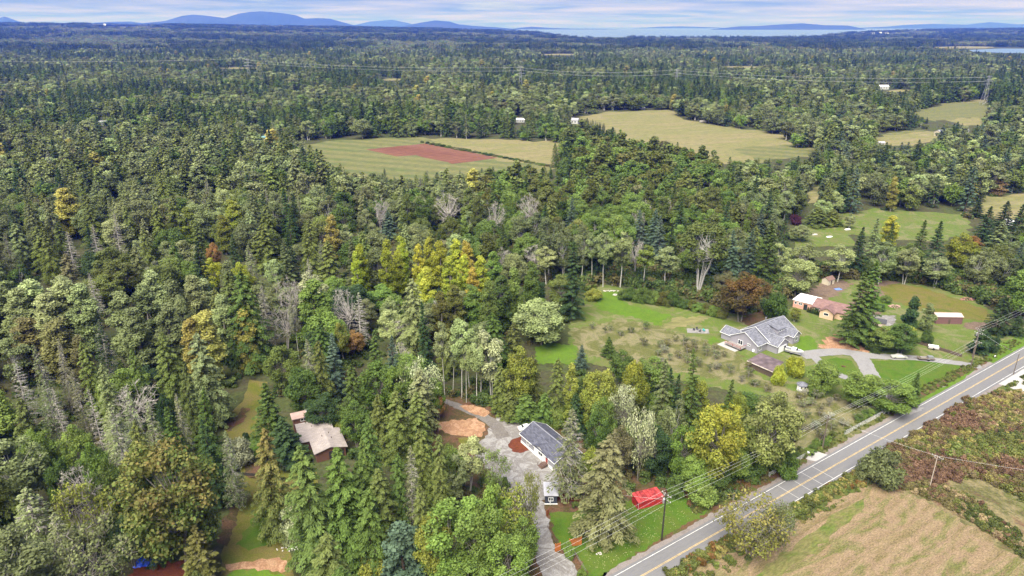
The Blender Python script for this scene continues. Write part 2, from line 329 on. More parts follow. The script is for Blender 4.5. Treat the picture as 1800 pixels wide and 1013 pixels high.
sheet('dirt_bank', [(1410,520),(1440,500),(1475,492),(1500,500),(1470,520),(1440,530)], 0.06, STRAW if False else DIRT, 0.6)
sheet('dirt_bank', [(1500,520),(1545,492),(1580,496),(1560,520),(1530,535),(1560,560),(1530,570),(1500,555)], 0.05, DIRT, 0.6)
sheet('lawn', [(1545,505),(1570,499),(1620,505),(1680,525),(1735,545),(1740,565),(1690,560),(1610,545),(1560,525)], 0.055, MOSS, 0.4)
sheet('lawn', [(1530,525),(1555,520),(1575,545),(1540,545)], 0.06, LAWN, 0.3)
sheet('gravel_pad', [(1520,565),(1530,553),(1575,555),(1572,572),(1540,575)], 0.065, GRAVEL, 0.3)
sheet('lawn', [(1640,580),(1650,566),(1740,575),(1800,588),(1850,580),(1800,600),(1720,640),(1660,615)], 0.05, PASTURE, 0.3)
sheet('lawn', [(1730,632),(1745,610),(1790,592),(1840,570),(1860,575),(1750,640)], 0.06, LAWN_B, 0.3)
sheet('dirt_track', [(1690,575),(1700,566),(1740,568),(1770,560),(1775,572),(1720,582)], 0.07, DIRT, 0.3)
sheet('lawn', [(1400,625),(1408,590),(1440,560),(1470,575),(1470,610),(1440,615)], 0.06, PASTURE, 0.3)
sheet('lawn', [(1396,612),(1408,592),(1425,590),(1440,612),(1418,623)], 0.07, LAWN_B, 0.3)
sheet('dirt_bank', [(1445,597),(1470,588),(1495,598),(1520,612),(1528,620),(1490,617),(1440,612)], 0.075, STRAW, 0.4)
sheet('lawn', [(1530,636),(1600,632),(1672,636),(1690,645),(1640,678),(1590,700),(1545,690),(1532,660)], 0.06, LAWN, 0.15)
sheet('lawn', [(1445,635),(1470,629),(1498,635),(1506,652),(1480,662),(1462,650)], 0.07, LAWN, 0.15)
sheet('lawn', [(1590,716),(1640,690),(1700,655),(1712,652),(1660,692),(1612,720)], 0.065, LAWN_B, 0.2)

# drives of the grey house
def ribbon(name, px, width, z, mat, jit=0.12, wp=False):
    P = [Vector(p).to_3d() if wp else G(*p) for p in px]
    pts = []
    for i in range(len(P)-1):                      # Catmull-Rom
        p0, p1, p2, p3 = P[max(i-1,0)], P[i], P[i+1], P[min(i+2,len(P)-1)]
        for k in range(8):
            s = k/8; pts.append(0.5*((2*p1)+(p2-p0)*s+(2*p0-5*p1+4*p2-p3)*s*s+(3*p1-p0-3*p2+p3)*s**3))
    pts.append(P[-1]); V = []; rng = np.random.default_rng(int(px[0][0])+3)
    for i, q in enumerate(pts):
        d = (pts[min(i+1,len(pts)-1)]-pts[max(i-1,0)]).normalized(); n_ = Vector((-d.y, d.x, 0))
        w = width[0] + (width[1]-width[0])*i/(len(pts)-1) if isinstance(width, tuple) else width
        a = q + n_*(w/2+rng.normal()*jit); c = q - n_*(w/2+rng.normal()*jit); V += [(a.x,a.y,z),(c.x,c.y,z)]
    F = [(2*i+1, 2*i+3, 2*i+2, 2*i) for i in range(len(pts)-1)]
    return tag(MB().add(V, F).build(name, mat), kind='structure')
ribbon('driveway', [(1408,626),(1440,621),(1480,619),(1515,624),(1560,628),(1610,630),(1670,637),(1725,645)], (5.5, 3.4), 0.10, TARMAC2)
ribbon('driveway', [(1505,622),(1518,636),(1528,655),(1545,680),(1575,705),(1612,725)], (5.5, 4.5), 0.105, TARMAC2)
ribbon('driveway', [(1425,622),(1450,645),(1475,660),(1520,672)], 3.2, 0.11, TARMAC2)
sheet('driveway', [(1575,716),(1592,708),(1625,718),(1600,730)], 0.115, TARMAC2, 0.1)
sheet('driveway', [(1405,786),(1425,790),(1455,800),(1440,815),(1400,800)], 0.06, CONC, 0.1)
sheet('gravel_pullout', [(1745,672),(1790,645),(1800,650),(1880,640),(1880,720),(1800,690)], 0.062, CONC, 0.3)

# left garden
sheet('lawn', [(385,1013),(395,940),(425,870),(420,800),(395,760),(400,735),(430,700),(438,668),(470,672),(478,700),(480,760),(500,830),(560,830),(560,870),(500,900),(515,1013),(500,1100),(380,1100)], 0.03, MOSS, 0.25, 2.0)
sheet('lawn', [(398,1013),(420,1000),(470,1003),(500,1013),(500,1060),(400,1060)], 0.06, LAWN_B, 0.2)
sheet('lawn', [(425,775),(455,768),(462,800),(440,810),(425,800)], 0.055, LAWN, 0.3)
sheet('lawn', [(455,900),(498,888),(500,950),(440,965),(410,958)], 0.05, LAWN, 0.4)
sheet('straw_bed', [(396,995),(420,990),(460,984),(490,981),(508,990),(510,1003),(495,1008),(455,1002),(420,1001),(398,1006)], 0.075, STRAW, 0.2)
sheet('leaf_litter', [(395,745),(412,738),(428,715),(440,720),(425,745),(400,760)], 0.05, LITTER, 0.3)
sheet('leaf_litter', [(225,1013),(240,990),(320,985),(330,1013),(330,1060),(220,1060)], 0.05, MULCH, 0.4)
sheet('leaf_litter', [(380,950),(400,900),(415,880),(420,900),(400,960)], 0.05, LITTER, 0.3)
sheet('leaf_litter', [(425,835),(440,815),(465,820),(450,845)], 0.06, LITTER, 0.3)
sheet('garden_bed', [(588,745),(605,738),(625,745),(628,770),(606,778)], 0.05, DIRT, 0.3)
sheet('lawn', [(590,750),(600,746),(608,760),(597,764)], 0.065, LAWN, 0.2)

# the lot with the new house
sheet('bare_ground', [(765,698),(850,690),(920,735),(1040,760),(1120,840),(1220,860),(1260,905),(1060,1030),(1000,1050),(930,1060),(930,930),(880,870),(800,850),(760,790)], 0.02, LITTER, 0.3)
sheet('lawn', [(966,905),(990,900),(1010,899),(1100,880),(1180,872),(1225,880),(1245,898),(1200,925),(1140,960),(1067,1008),(1035,1006),(1012,972),(985,965),(975,940)], 0.045, LAWN, 0.25)
sheet('lawn', [(1035,1000),(1068,1006),(1050,1025),(1030,1020)], 0.05, LAWN, 0.2)
sheet('gravel_yard', [(872,734),(895,738),(920,744),(940,770),(965,812),(985,840),(985,870),(952,880),(960,905),(965,930),(943,932),(905,880),(860,830),(826,792),(840,780),(858,760)], 0.05, GRAVEL, 0.3)
sheet('driveway', [(941,925),(965,925),(977,971),(993,975),(1006,989),(1022,1016),(1040,1060),(960,1060),(954,1013),(943,985)], 0.055, GRAVEL, 0.12)
ribbon('dirt_track', [(772,702),(800,712),(835,727),(868,745),(885,770)], (2.2, 4.0), 0.065, gmat('muddy_track', [(0.17, 0.15, 0.135), (0.22, 0.20, 0.185)], 0.3, 2, 0.3, 0.3), 0.2)
sheet('straw_mound', [(771,744),(800,738),(836,736),(848,744),(854,754),(847,768),(825,768),(800,765),(771,757)], 0.08, STRAW, 0.25)
sheet('straw_mound', [(808,714),(830,712),(850,718),(863,729),(850,734),(828,724)], 0.08, STRAW, 0.25)
sheet('lawn', [(800,770),(830,770),(840,778),(815,784)], 0.075, MOSS, 0.25)
sheet('mulch_bed', [(893,782),(900,773),(915,768),(925,780),(930,792),(915,797),(900,794)], 0.08, MULCH, 0.12, 0.7)
sheet('mulch_bed', [(978,862),(1000,858),(1020,864),(1022,880),(1000,882),(982,880)], 0.08, MULCH, 0.2, 0.7)

# lower right: road, verge, rough meadow, hay field
RA = G(1130, 1012); RB = G(1800, 628); RD = (RB-RA).normalized(); RN = Vector((-RD.y, RD.x, 0))     # RN points away from the camera side
def rp(s, o, z=0.0): p = RA + RD*s + RN*o; return (p.x, p.y, z)
ROUGH_PX = [(1440,880),(1560,800),(1745,690),(1800,700),(1960,700),(1960,900),(1850,1000),(1800,890),(1720,850),(1640,830),(1560,850)]
sheet('rough_meadow', [rp(-70,-6)[:2], rp(20,-6)[:2], rp(200,-6)[:2], rp(330,-6)[:2], (330,150), (200,60), (60,60), (-40,60)], 0.012, ROUGH, 0.2, 2.0, wp=True)
sheet('hay_field', [(1190,1013),(1300,960),(1400,920),(1490,870),(1530,855),(1600,870),(1660,900),(1720,935),(1800,990),(1900,1060),(1800,1150),(1150,1150)], 0.03, HAY, 0.5)
sheet('wheel_track', [(1325,1013),(1400,958),(1460,912),(1500,880),(1530,872),(1518,892),(1470,935),(1410,985),(1370,1013),(1300,1060),(1270,1050)], 0.045, HAYGREEN, 0.35, 2.2)
sheet('dry_grass', [(1700,790),(1730,790),(1760,820),(1800,850),(1860,900),(1860,960),(1800,900),(1760,860),(1700,815)], 0.04, ORCH, 0.5)
def strip(name, s0, s1, o0, o1, z, mat, jit0=0.0, jit1=0.0, step=1.5):
    rng = np.random.default_rng(int(abs(o0*100+o1*10))); k = max(2, int((s1-s0)/step))
    V = []
    for i in range(k+1):
        s = s0+(s1-s0)*i/k; V += [rp(s, o0+rng.normal()*jit0, z), rp(s, o1+rng.normal()*jit1, z)]
    return tag(MB().add(V, [(2*i, 2*i+2, 2*i+3, 2*i+1) for i in range(k)]).build(name, mat), kind='structure')
strip('verge', -70, 330, -9.5, -4.4, 0.025, VERGE, 0.4, 0.15)
strip('verge', -70, 330, 4.3, 8.5, 0.025, gmat('leafy_verge', [(0.10, 0.09, 0.035), (0.15, 0.08, 0.045), (0.085, 0.11, 0.025), (0.12, 0.07, 0.04)], 0.2, 3, 0.4, 0.4), 0.15, 0.4)
SHOULD = gmat('gravel_shoulder', [(0.24, 0.21, 0.195), (0.29, 0.25, 0.23), (0.20, 0.17, 0.155)], 0.4, 4, 0.3, 0.4)
strip('road_shoulder', -70, 330, -4.8, 4.9, 0.05, SHOULD, 0.22, 0.22, 0.8)
ASPH = gmat('asphalt', [(0.185, 0.18, 0.185), (0.215, 0.21, 0.213), (0.20, 0.193, 0.197)], 0.08, 6, 0.13, 0.1, stripe=(ROADANG, 0.55, (0.155, 0.15, 0.153), 0.35, 1.0), aniso=(ROADANG, 6))
strip('road', -70, 330, -3.75, 3.75, 0.09, ASPH, 0.03, 0.03, 2.0)
LINE_W = simple('white_road_paint', (0.58, 0.57, 0.55), 0.7, 0.3, 1.2)
LINE_Y = simple('yellow_road_paint', (0.45, 0.32, 0.13), 0.7, 0.3, 1.2)
for o0, o1, m_ in ((-3.12, -3.0, LINE_W), (3.0, 3.12, LINE_W), (-0.18, -0.07, LINE_Y), (0.07, 0.18, LINE_Y)):
    strip('road_marking', -70, 330, o0, o1, 0.094, m_, 0.008, 0.008, 1.0)
CRACK = simple('crack_sealer', (0.36, 0.35, 0.345), 0.8, 0.1)
for s in (53.0, 57.5, 62.0, 48.0):
    strip('road_joint', s, s+0.14, -2.9, 2.9, 0.093, CRACK, 0, 0, 0.14)
# ------------------------------------------------------------------ buildings
def siding(name, col, pitch=0.2, vert=False, rough=0.7):
    """painted boards: fine lap relief too small to pick apart from the air"""
    m, t, b = newmat(name); n = t.nodes; l = t.links
    tcn = n.new('ShaderNodeTexCoord'); wv = n.new('ShaderNodeTexWave'); wv.wave_type = 'BANDS'; wv.bands_direction = 'X' if vert else 'Z'; wv.wave_profile = 'SAW'
    wv.inputs['Scale'].default_value = 0.314/pitch; l.new(tcn.outputs['Object'], wv.inputs['Vector'])
    nz = n.new('ShaderNodeTexNoise'); nz.inputs['Scale'].default_value = 1.3; nz.inputs['Detail'].default_value = 6; l.new(tcn.outputs['Object'], nz.inputs['Vector'])
    rp_ = n.new('ShaderNodeValToRGB'); rp_.color_ramp.elements[0].color = (*[c*0.85 for c in col], 1); rp_.color_ramp.elements[1].color = (*[min(1, c*1.12) for c in col], 1)
    l.new(nz.outputs['Fac'], rp_.inputs['Fac']); l.new(rp_.outputs[0], b.inputs['Base Color'])
    bp = n.new('ShaderNodeBump'); bp.inputs['Strength'].default_value = 0.6; bp.inputs['Distance'].default_value = 0.03; l.new(wv.outputs['Fac'], bp.inputs['Height']); l.new(bp.outputs[0], b.inputs['Normal'])
    b.inputs['Roughness'].default_value = rough; return m
def shingles(name, col, var=0.3):
    m, t, b = newmat(name); n = t.nodes; l = t.links
    tcn = n.new('ShaderNodeTexCoord'); bk = n.new('ShaderNodeTexBrick'); bk.inputs['Scale'].default_value = 1.0; bk.inputs['Brick Width'].default_value = 0.9; bk.inputs['Row Height'].default_value = 0.28; bk.inputs['Mortar Size'].default_value = 0.02
    bk.inputs['Color1'].default_value = (*[c*(1-var) for c in col], 1); bk.inputs['Color2'].default_value = (*[c*(1+var) for c in col], 1); bk.inputs['Mortar'].default_value = (*[c*0.6 for c in col], 1)
    l.new(tcn.outputs['Object'], bk.inputs['Vector'])
    nz = n.new('ShaderNodeTexNoise'); nz.inputs['Scale'].default_value = 0.5; nz.inputs['Detail'].default_value = 8; l.new(tcn.outputs['Object'], nz.inputs['Vector'])
    mr = n.new('ShaderNodeMapRange'); mr.inputs['To Min'].default_value = 0.72; mr.inputs['To Max'].default_value = 1.28; l.new(nz.outputs['Fac'], mr.inputs['Value'])
    mm = n.new('ShaderNodeMix'); mm.data_type = 'RGBA'; mm.blend_type = 'MULTIPLY'; mm.inputs[0].default_value = 1; l.new(bk.outputs['Color'], mm.inputs[6]); l.new(mr.outputs[0], mm.inputs[7])
    l.new(mm.outputs[2], b.inputs['Base Color']); b.inputs['Roughness'].default_value = 0.9; b.inputs['Specular IOR Level'].default_value = 0.15; return m
GREY_SID = siding('grey_lap_siding', (0.26, 0.26, 0.285)); WHITE_SID = siding('white_board_siding', (0.74, 0.73, 0.72), 0.4, True); NAVY_SID = siding('navy_siding', (0.035, 0.042, 0.06))
LILAC_SID = siding('lavender_grey_siding', (0.27, 0.255, 0.29)); BROWN_SID = siding('brown_cedar_siding', (0.12, 0.055, 0.035), 0.2, True); PINK_SID = siding('salmon_siding', (0.50, 0.27, 0.21)); PEACH_SID = siding('peach_siding', (0.58, 0.40, 0.27))
RF_DARK = shingles('dark_slate_shingles', (0.085, 0.087, 0.112)); RF_GREY = shingles('grey_shingles', (0.15, 0.152, 0.178)); RF_TAN = shingles('tan_roofing', (0.29, 0.25, 0.235), 0.12)
RF_RED = shingles('brick_red_shingles', (0.20, 0.12, 0.11), 0.2); RF_BROWN = simple('old_brown_roof', (0.115, 0.085, 0.09), 0.85, 0.4, 0.5, bump=0.3); RF_WHITE = simple('white_roof_membrane', (0.82, 0.81, 0.80), 0.6, 0.05, 0.6)
RF_PALE = simple('pale_metal_roof', (0.45, 0.44, 0.47), 0.35, 0.1, 1, metal=0.3); REDMETAL = simple('red_painted_metal', (0.36, 0.024, 0.026), 0.6, 0.3, 1.2); BEIGE = siding('beige_boards', (0.50, 0.44, 0.34))
ORWOOD = simple('orange_cedar_boards', (0.42, 0.135, 0.035), 0.8, 0.25, 4); REDWOOD = simple('red_stained_deck', (0.28, 0.06, 0.04), 0.8, 0.25, 3); BRWOOD = simple('brown_deck_wood', (0.11, 0.07, 0.055), 0.85, 0.2, 4)

def window(parent, axis, x, y, z, w, h, mullion=True, out=-1):
    """frame with panes; axis 'y': the wall runs along x and faces out*y, axis 'x': it runs along y and faces out*x"""
    d = 0.07; f = MB(); t = 0.11; p = MB()
    def bx(mb, a0, a1, z0, z1, e0, e1):
        lo, hi = sorted((e0*out, e1*out))
        if axis == 'y': mb.box(x+a0, x+a1, y+lo, y+hi, z+z0, z+z1)
        else: mb.box(x+lo, x+hi, y+a0, y+a1, z+z0, z+z1)
    bx(f, -w/2-t, -w/2, -h/2-t, h/2+t, 0, d); bx(f, w/2, w/2+t, -h/2-t, h/2+t, 0, d); bx(f, -w/2, w/2, h/2, h/2+t, 0, d); bx(f, -w/2, w/2, -h/2-t, -h/2, 0, d)
    if mullion: bx(f, -0.05, 0.05, -h/2, h/2, 0, d*0.9); 
    fr_ = f.build('window', WHITE, parent)
    if mullion:
        for s in (-1, 1):
            p = MB(); c = s*(w/4+0.0125); hw = w/4-0.0375
            bx(p, c-hw, c+hw, -h/2+0.004, h/2-0.004, 0.004, 0.03); p.build('pane', GLASS, fr_)
    else: bx(p, -w/2+0.004, w/2-0.004, -h/2+0.004, h/2-0.004, 0.004, 0.03); p.build('pane', GLASS, fr_)
    return fr_
def gable(parent, x0, x1, y0, y1, ze, zr, wall, roof, axis='x', oh=0.4, th=0.18, ridge=None, z0=-0.2, wn='wall', rn='roof', trim=None, ends=(True, True)):
    """gabled block: ridge along axis; walls with both gable ends, two roof slabs, fascia boards"""
    m = MB()
    if axis == 'x':
        yc = (y0+y1)/2 if ridge is None else ridge
        pr = [(y0, z0), (y1, z0), (y1, ze), (yc, zr), (y0, ze)]
        V = [(x, a, b_) for x in (x0, x1) for a, b_ in pr]
    else:
        xc = (x0+x1)/2 if ridge is None else ridge
        pr = [(x1, z0), (x0, z0), (x0, ze), (xc, zr), (x1, ze)]
        V = [(a, y, b_) for y in (y0, y1) for a, b_ in pr]
    m.add(V, [(4,3,2,1,0), (5,6,7,8,9), (0,1,6,5), (1,2,7,6), (4,0,5,9), (2,3,8,7), (3,4,9,8)])
    w_ = m.build(wn, wall, parent); r = MB(); e = 0.02
    if axis == 'x':
        for a, s in ((y0, -1), (y1, 1)):
            sl = (zr-ze)/abs(yc-a); ae = a+s*oh; zz = ze-sl*oh
            r.slab([(x0-oh, yc, zr+th), (x1+oh, yc, zr+th), (x1+oh, ae, zz+th), (x0-oh, ae, zz+th)], th-e)
    else:
        for a, s in ((x0, -1), (x1, 1)):
            sl = (zr-ze)/abs(xc-a); ae = a+s*oh; zz = ze-sl*oh
            r.slab([(xc, y0-oh, zr+th), (xc, y1+oh, zr+th), (ae, y1+oh, zz+th), (ae, y0-oh, zz+th)], th-e)
    r_ = r.build(rn, roof, parent)
    if trim:
        c = MB(); q = MB()
        if axis == 'x':
            c.box(x0-oh, x1+oh, yc-0.16, yc+0.16, zr+th-0.04, zr+th+0.05)
            for a, s in ((y0, -1), (y1, 1)):
                sl = (zr-ze)/abs(yc-a); ae = a+s*oh; zz = ze-sl*oh
                q.box(x0-oh, x1+oh, min(ae, ae+s*0.06), max(ae, ae+s*0.06), zz+0.04, zz+th+0.02)
                for X, ss in ((x0-oh, -1), (x1+oh, 1)):
                    q.add([(X, yc, zr+th+0.03), (X+ss*0.06, yc, zr+th+0.03), (X+ss*0.06, ae, zz+th+0.03), (X, ae, zz+th+0.03), (X, yc, zr+0.03), (X+ss*0.06, yc, zr+0.03), (X+ss*0.06, ae, zz+0.03), (X, ae, zz+0.03)], [(0,1,2,3), (4,7,6,5), (0,4,5,1), (2,6,7,3), (0,3,7,4), (1,5,6,2)])
        else:
            c.box(xc-0.16, xc+0.16, y0-oh, y1+oh, zr+th-0.04, zr+th+0.05)
            for a, s in ((x0, -1), (x1, 1)):
                sl = (zr-ze)/abs(xc-a); ae = a+s*oh; zz = ze-sl*oh
                q.box(min(ae, ae+s*0.06), max(ae, ae+s*0.06), y0-oh, y1+oh, zz+0.04, zz+th+0.02)
                for Y, ss in ((y0-oh, -1), (y1+oh, 1)):
                    q.add([(xc, Y, zr+th+0.03), (xc, Y+ss*0.06, zr+th+0.03), (ae, Y+ss*0.06, zz+th+0.03), (ae, Y, zz+th+0.03), (xc, Y, zr+0.03), (xc, Y+ss*0.06, zr+0.03), (ae, Y+ss*0.06, zz+0.03), (ae, Y, zz+0.03)], [(0,1,2,3), (4,7,6,5), (0,4,5,1), (2,6,7,3), (0,3,7,4), (1,5,6,2)])
        c.build('ridge_cap', trim, r_); q.build('fascia', WHITE, r_)
    return w_, r_
def ang(a, b_): return math.atan2(b_.y-a.y, b_.x-a.x)

# new house on the gravel yard: local x runs along the front wall towards the camera, -y faces the yard
A_, B_, C_ = G(913, 762, 2.8), G(963, 805, 2.8), G(960.6, 746, 2.8)
ha = ang(A_, B_); hA = empty('manufactured_house', (A_.x, A_.y, 0), ha)
RIDGE_L = simple('pale_ridge_metal', (0.20, 0.20, 0.23), 0.6, 0.1)
gable(hA, 0.35, 15.8, 0.35, 8.4, 2.75, 4.9, GREY_SID, RF_DARK, 'x', trim=RIDGE_L)
fg = MB(); fg.add([(6.6,0.30,-0.1),(13.0,0.30,-0.1),(13.0,0.30,2.7),(9.8,0.30,4.0),(6.6,0.30,2.7),(6.6,0.345,-0.1),(13.0,0.345,-0.1),(13.0,0.345,2.7),(9.8,0.345,4.0),(6.6,0.345,2.7)], [(0,1,2,3,4),(9,8,7,6,5),(0,5,6,1),(1,6,7,2),(2,7,8,3),(3,8,9,4),(4,9,5,0)])
fg.build('gable_wall', WHITE_SID, hA)
fr2 = MB()
for s in (-1, 1): fr2.slab([(9.8,-0.25,4.28),(9.8,5.2,4.28),(9.8+s*3.6,1.35,2.82),(9.8+s*3.6,-0.25,2.82)], 0.15)
fr2.build('front_gable_roof', RF_DARK, hA)
sk = MB(); sk.box(0.30, 15.85, 0.26, 0.295, -0.2, 0.75); sk.build('skirting', WHITE, hA)
for xx, w_, mu in ((3.6, 0.9, True), (9.6, 1.7, True)): window(hA, 'y', xx, 0.29 if xx > 6 else 0.345, 1.9, w_, 1.25, mu)
window(hA, 'x', 0.345, 4.6, 1.9, 1.2, 1.2, True, -1)
MB().box(12.0, 12.85, 0.22, 0.295, 0.75, 2.7).build('door', simple('red_door', (0.30, 0.06, 0.05), 0.6), hA)
st = MB()
for i in range(4): st.box(11.5, 13.3, -1.9+i*0.32, -1.6+i*0.32+0.02*0, 0, 0.18*(i+1))
st.box(11.5, 13.3, -0.6, 0.2, 0.60, 0.74); stp = st.build('steps', BRWOOD, hA)
for xx in (11.5, 13.3):
    MB().tube([(xx,-1.9,0.0),(xx,-1.9,1.0)], 0.05, 4).tube([(xx,-0.55,0.0),(xx,-0.55,1.7)], 0.05, 4).tube([(xx,-1.9,1.0),(xx,-0.55,1.7),(xx,0.2,1.7)], 0.045, 4).tube([(xx,-1.9,0.6),(xx,-0.55,1.25)], 0.03, 4).build('railing', BRWOOD, stp)
tag(hA, 'grey and white single-storey house with dark slate roof beside the gravel yard', 'house')

# navy shed
S0, S1, S2 = G(957.4, 871.3, 2.5), G(980.6, 871.3, 2.5), G(947.5, 851.7, 2.5); sh = empty('garden_shed', (S0.x, S0.y, 0), ang(S0, S1)); LW = (S1-S0).length; LD = 4.3
MB().box(0.15, LW-0.15, 0.15, LD-0.15, -0.1, 2.2).build('wall', NAVY_SID, sh)
MB().slab([(-0.15,-0.2,2.55),(LW+0.15,-0.2,2.55),(LW+0.15,LD+0.2,2.95),(-0.15,LD+0.2,2.95)], 0.12).build('roof', RF_PALE, sh)
MB().add([(0.15,0.15,2.2),(LW-0.15,0.15,2.2),(LW-0.15,LD-0.15,2.2),(0.15,LD-0.15,2.2),(0.15,0.15,2.42),(LW-0.15,0.15,2.42),(LW-0.15,LD-0.15,2.78),(0.15,LD-0.15,2.78)], [(0,1,5,4),(1,2,6,5),(2,3,7,6),(3,0,4,7)]).build('wall', NAVY_SID, sh)
window(sh, 'y', LW*0.48, 0.145, 1.35, 0.95, 0.8)
MB().box(0.0, LW, -0.05, 0.14, -0.1, 0.12).build('base_trim', WHITE, sh)
MB().tube([(LW*0.42,-0.35,0),(LW*0.42,-0.35,0.8)], 0.04, 5).box(LW*0.42-0.08, LW*0.42+0.08, -0.45, -0.25, 0.78, 0.98).build('water_tap', WHITE, sh)
tag(sh, 'small navy shed with a white window and pale flat roof', 'shed')

# red metal shed on the front lawn
Q0, Q1 = G(1121.7, 896.6), G(1165, 885.4); rs_ = empty('metal_shed', (Q0.x, Q0.y, 0), ang(Q0, Q1)); RL = (Q1-Q0).length; RDp = 3.0
MB().box(0, RL, 0, RDp, -0.1, 2.05).build('wall', REDMETAL, rs_)
MB().add([(0,0,2.05),(RL,0,2.05),(RL,RDp,2.05),(0,RDp,2.05),(0,0,2.12),(RL,0,2.12),(RL,RDp,2.42),(0,RDp,2.42)], [(0,1,5,4),(1,2,6,5),(2,3,7,6),(3,0,4,7)]).build('wall', REDMETAL, rs_)
RED_ROOF = [simple('faded_red_roof', (0.40, 0.05, 0.05), 0.6, 0.45, 1.6), simple('scuffed_red_roof', (0.34, 0.045, 0.045), 0.65, 0.5, 2.2), simple('dull_red_roof', (0.28, 0.035, 0.036), 0.7, 0.5, 1.2)]
for i in range(7):
    a = -0.15+i*(RL+0.3)/7; w = (RL+0.3)/7; dz = RND.uniform(0, 0.02)
    MB().slab([(a,-0.25,2.16+dz),(a+w-0.10,-0.25,2.16+dz),(a+w-0.10,RDp+0.2,2.50+dz),(a,RDp+0.2,2.50+dz)], 0.05).box(a+w-0.16, a+w-0.10, -0.25, -0.2, 2.1+dz, 2.2+dz).build('roof_panel', RED_ROOF[i % 3], rs_)
MB().box(-0.06, 0.0, -0.06, 0.0, -0.1, 2.15).build('corner_trim', simple('pale_trim', (0.55, 0.45, 0.42), 0.7), rs_)
tag(rs_, 'bright red metal shed on the front lawn near the road', 'shed')

# low brown house in the trees with a tan roof
D0 = G(553, 797.6, 3.2); dh = empty('brown_house', (D0.x, D0.y, 0), math.radians(25.5))
gable(dh, 0.4, 7.9, 0.5, 9.5, 2.9, 3.9, BROWN_SID, RF_TAN, 'y', oh=0.55)
gable(dh, -2.0, 6.3, 7.3, 16.6, 2.8, 4.3, BROWN_SID, RF_TAN, 'x', oh=0.5, ridge=14.2)
MB().box(-2.5, 1.9, 16.4, 19.0, -0.1, 4.7).build('upper_room', BROWN_SID, dh)
ur_ = MB().slab([(-2.9,16.0,5.0),(2.3,16.0,5.0),(2.3,19.4,5.15),(-2.9,19.4,5.15)], 0.22).build('flat_roof', simple('pinkish_roofing', (0.36, 0.25, 0.22), 0.9, 0.15, 0.8), dh)
MB().box(1.2, 1.8, 18.2, 18.8, 5.0, 5.75).box(1.1, 1.9, 18.1, 18.9, 5.75, 5.85).build('chimney', WHITE, ur_)
window(dh, 'y', 0.2, 16.39, 4.15, 1.5, 0.7)
for q in ((3.1, 6.2), (5.2, 4.4), (5.0, 7.0), (1.5, 12.0), (3.2, 12.8)): MB().tube([(q[0],q[1],3.2),(q[0],q[1],4.3)], 0.09, 6).build('roof_vent', BARK, dh)
MB().box(3.6, 7.4, 0.40, 0.48, 0.1, 2.4).build('garage_door', simple('dark_garage_door', (0.03, 0.025, 0.022), 0.7), dh)
dk = MB().box(6.6, 8.4, 10.0, 16.5, 0.3, 0.5).build('deck', REDWOOD, dh)
for i in range(6): MB().box(8.3, 8.4, 10.0+i*1.28, 10.1+i*1.28, 0.5, 1.45).build('post', WHITE, dk)
MB().box(8.28, 8.42, 10.0, 16.5, 1.45, 1.53).build('rail', WHITE, dk)
tag(dh, 'low brown house with a tan gabled roof hidden in the cedars', 'house')
dkf = empty('log_fence', G(606, 780)[:], math.radians(25))
for i in range(3): MB().tube([(0, 0.5*i, 0), (0, 0.5*i, 1.2)], 0.06, 5).build('post', REDWOOD, dkf)
MB().box(-0.04, 0.04, 0, 2.6, 0.9, 1.05).build('rail', WHITE, dkf); tag(dkf, 'short white-railed red fence beside the tan-roofed house', 'fence')

# grey craftsman house
E0 = G(1310, 582.6, 6.6); E1 = G(1377, 555, 6.9); ea = ang(E0, E1); eh = empty('gabled_house', (E0.x, E0.y, 0), ea); EL = (E1-E0).length
TR2 = simple('slate_ridge', (0.25, 0.25, 0.28), 0.8, 0.1)
gable(eh, 0.4, 7, -5.3, 5.6, 3.0, 6.1, LILAC_SID, RF_GREY, 'x', trim=TR2)
gable(eh, 6.0, EL-0.4, -6.2, 6.0, 3.2, 6.75, LILAC_SID, RF_GREY, 'x', trim=TR2)
gable(eh, 5.6, 12.0, -9.4, -4.0, 2.9, 4.9, LILAC_SID, RF_GREY, 'y', trim=TR2)
gable(eh, EL-5.4, EL-1.4, -8.2, -3.6, 3.1, 4.7, LILAC_SID, RF_GREY, 'y', trim=TR2)
gable(eh, 1.0, 6.4, 4.5, 10.2, 2.5, 4.1, LILAC_SID, RF_GREY, 'y', trim=TR2)
gd = MB().box(6.6, 11.0, -9.48, -9.405, 0.0, 2.4).build('garage_door', WHITE, eh)
for i in range(3): MB().box(6.65, 10.95, -9.51, -9.482, 0.05+i*0.8, 0.78+i*0.8).build('panel', WHITE, gd)
dm = MB(); dm.slab([(EL-10.5,-0.6,6.75),(EL-5.8,-0.6,6.75),(EL-5.8,-5.2,5.65),(EL-10.5,-5.2,5.65)], 0.16); dmr = dm.build('dormer_roof', RF_GREY, eh)
MB().box(EL-10.2, EL-6.1, -4.9, -2.0, 3.6, 5.55).build('dormer_wall', LILAC_SID, dmr)
for i in range(4): window(eh, 'y', EL-9.7+i*1.05, -4.905, 5.05, 0.62, 0.42, False)
window(eh, 'x', 0.395, 1.6, 1.7, 1.7, 1.5, True, -1); window(eh, 'x', 0.395, -1.8, 2.0, 1.0, 0.6, True, -1); window(eh, 'y', 2.0, -5.305, 1.6, 1.2, 1.2); window(eh, 'y', EL-3.4, -8.205, 1.7, 1.4, 1.4)
window(eh, 'y', 14.0, -6.205, 1.7, 1.6, 1.4)
dk = MB().box(-3.0, 0.38, -1.0, 5.6, 0.7, 0.86).build('deck', simple('grey_deck_boards', (0.22, 0.20, 0.19), 0.85, 0.2, 3), eh)
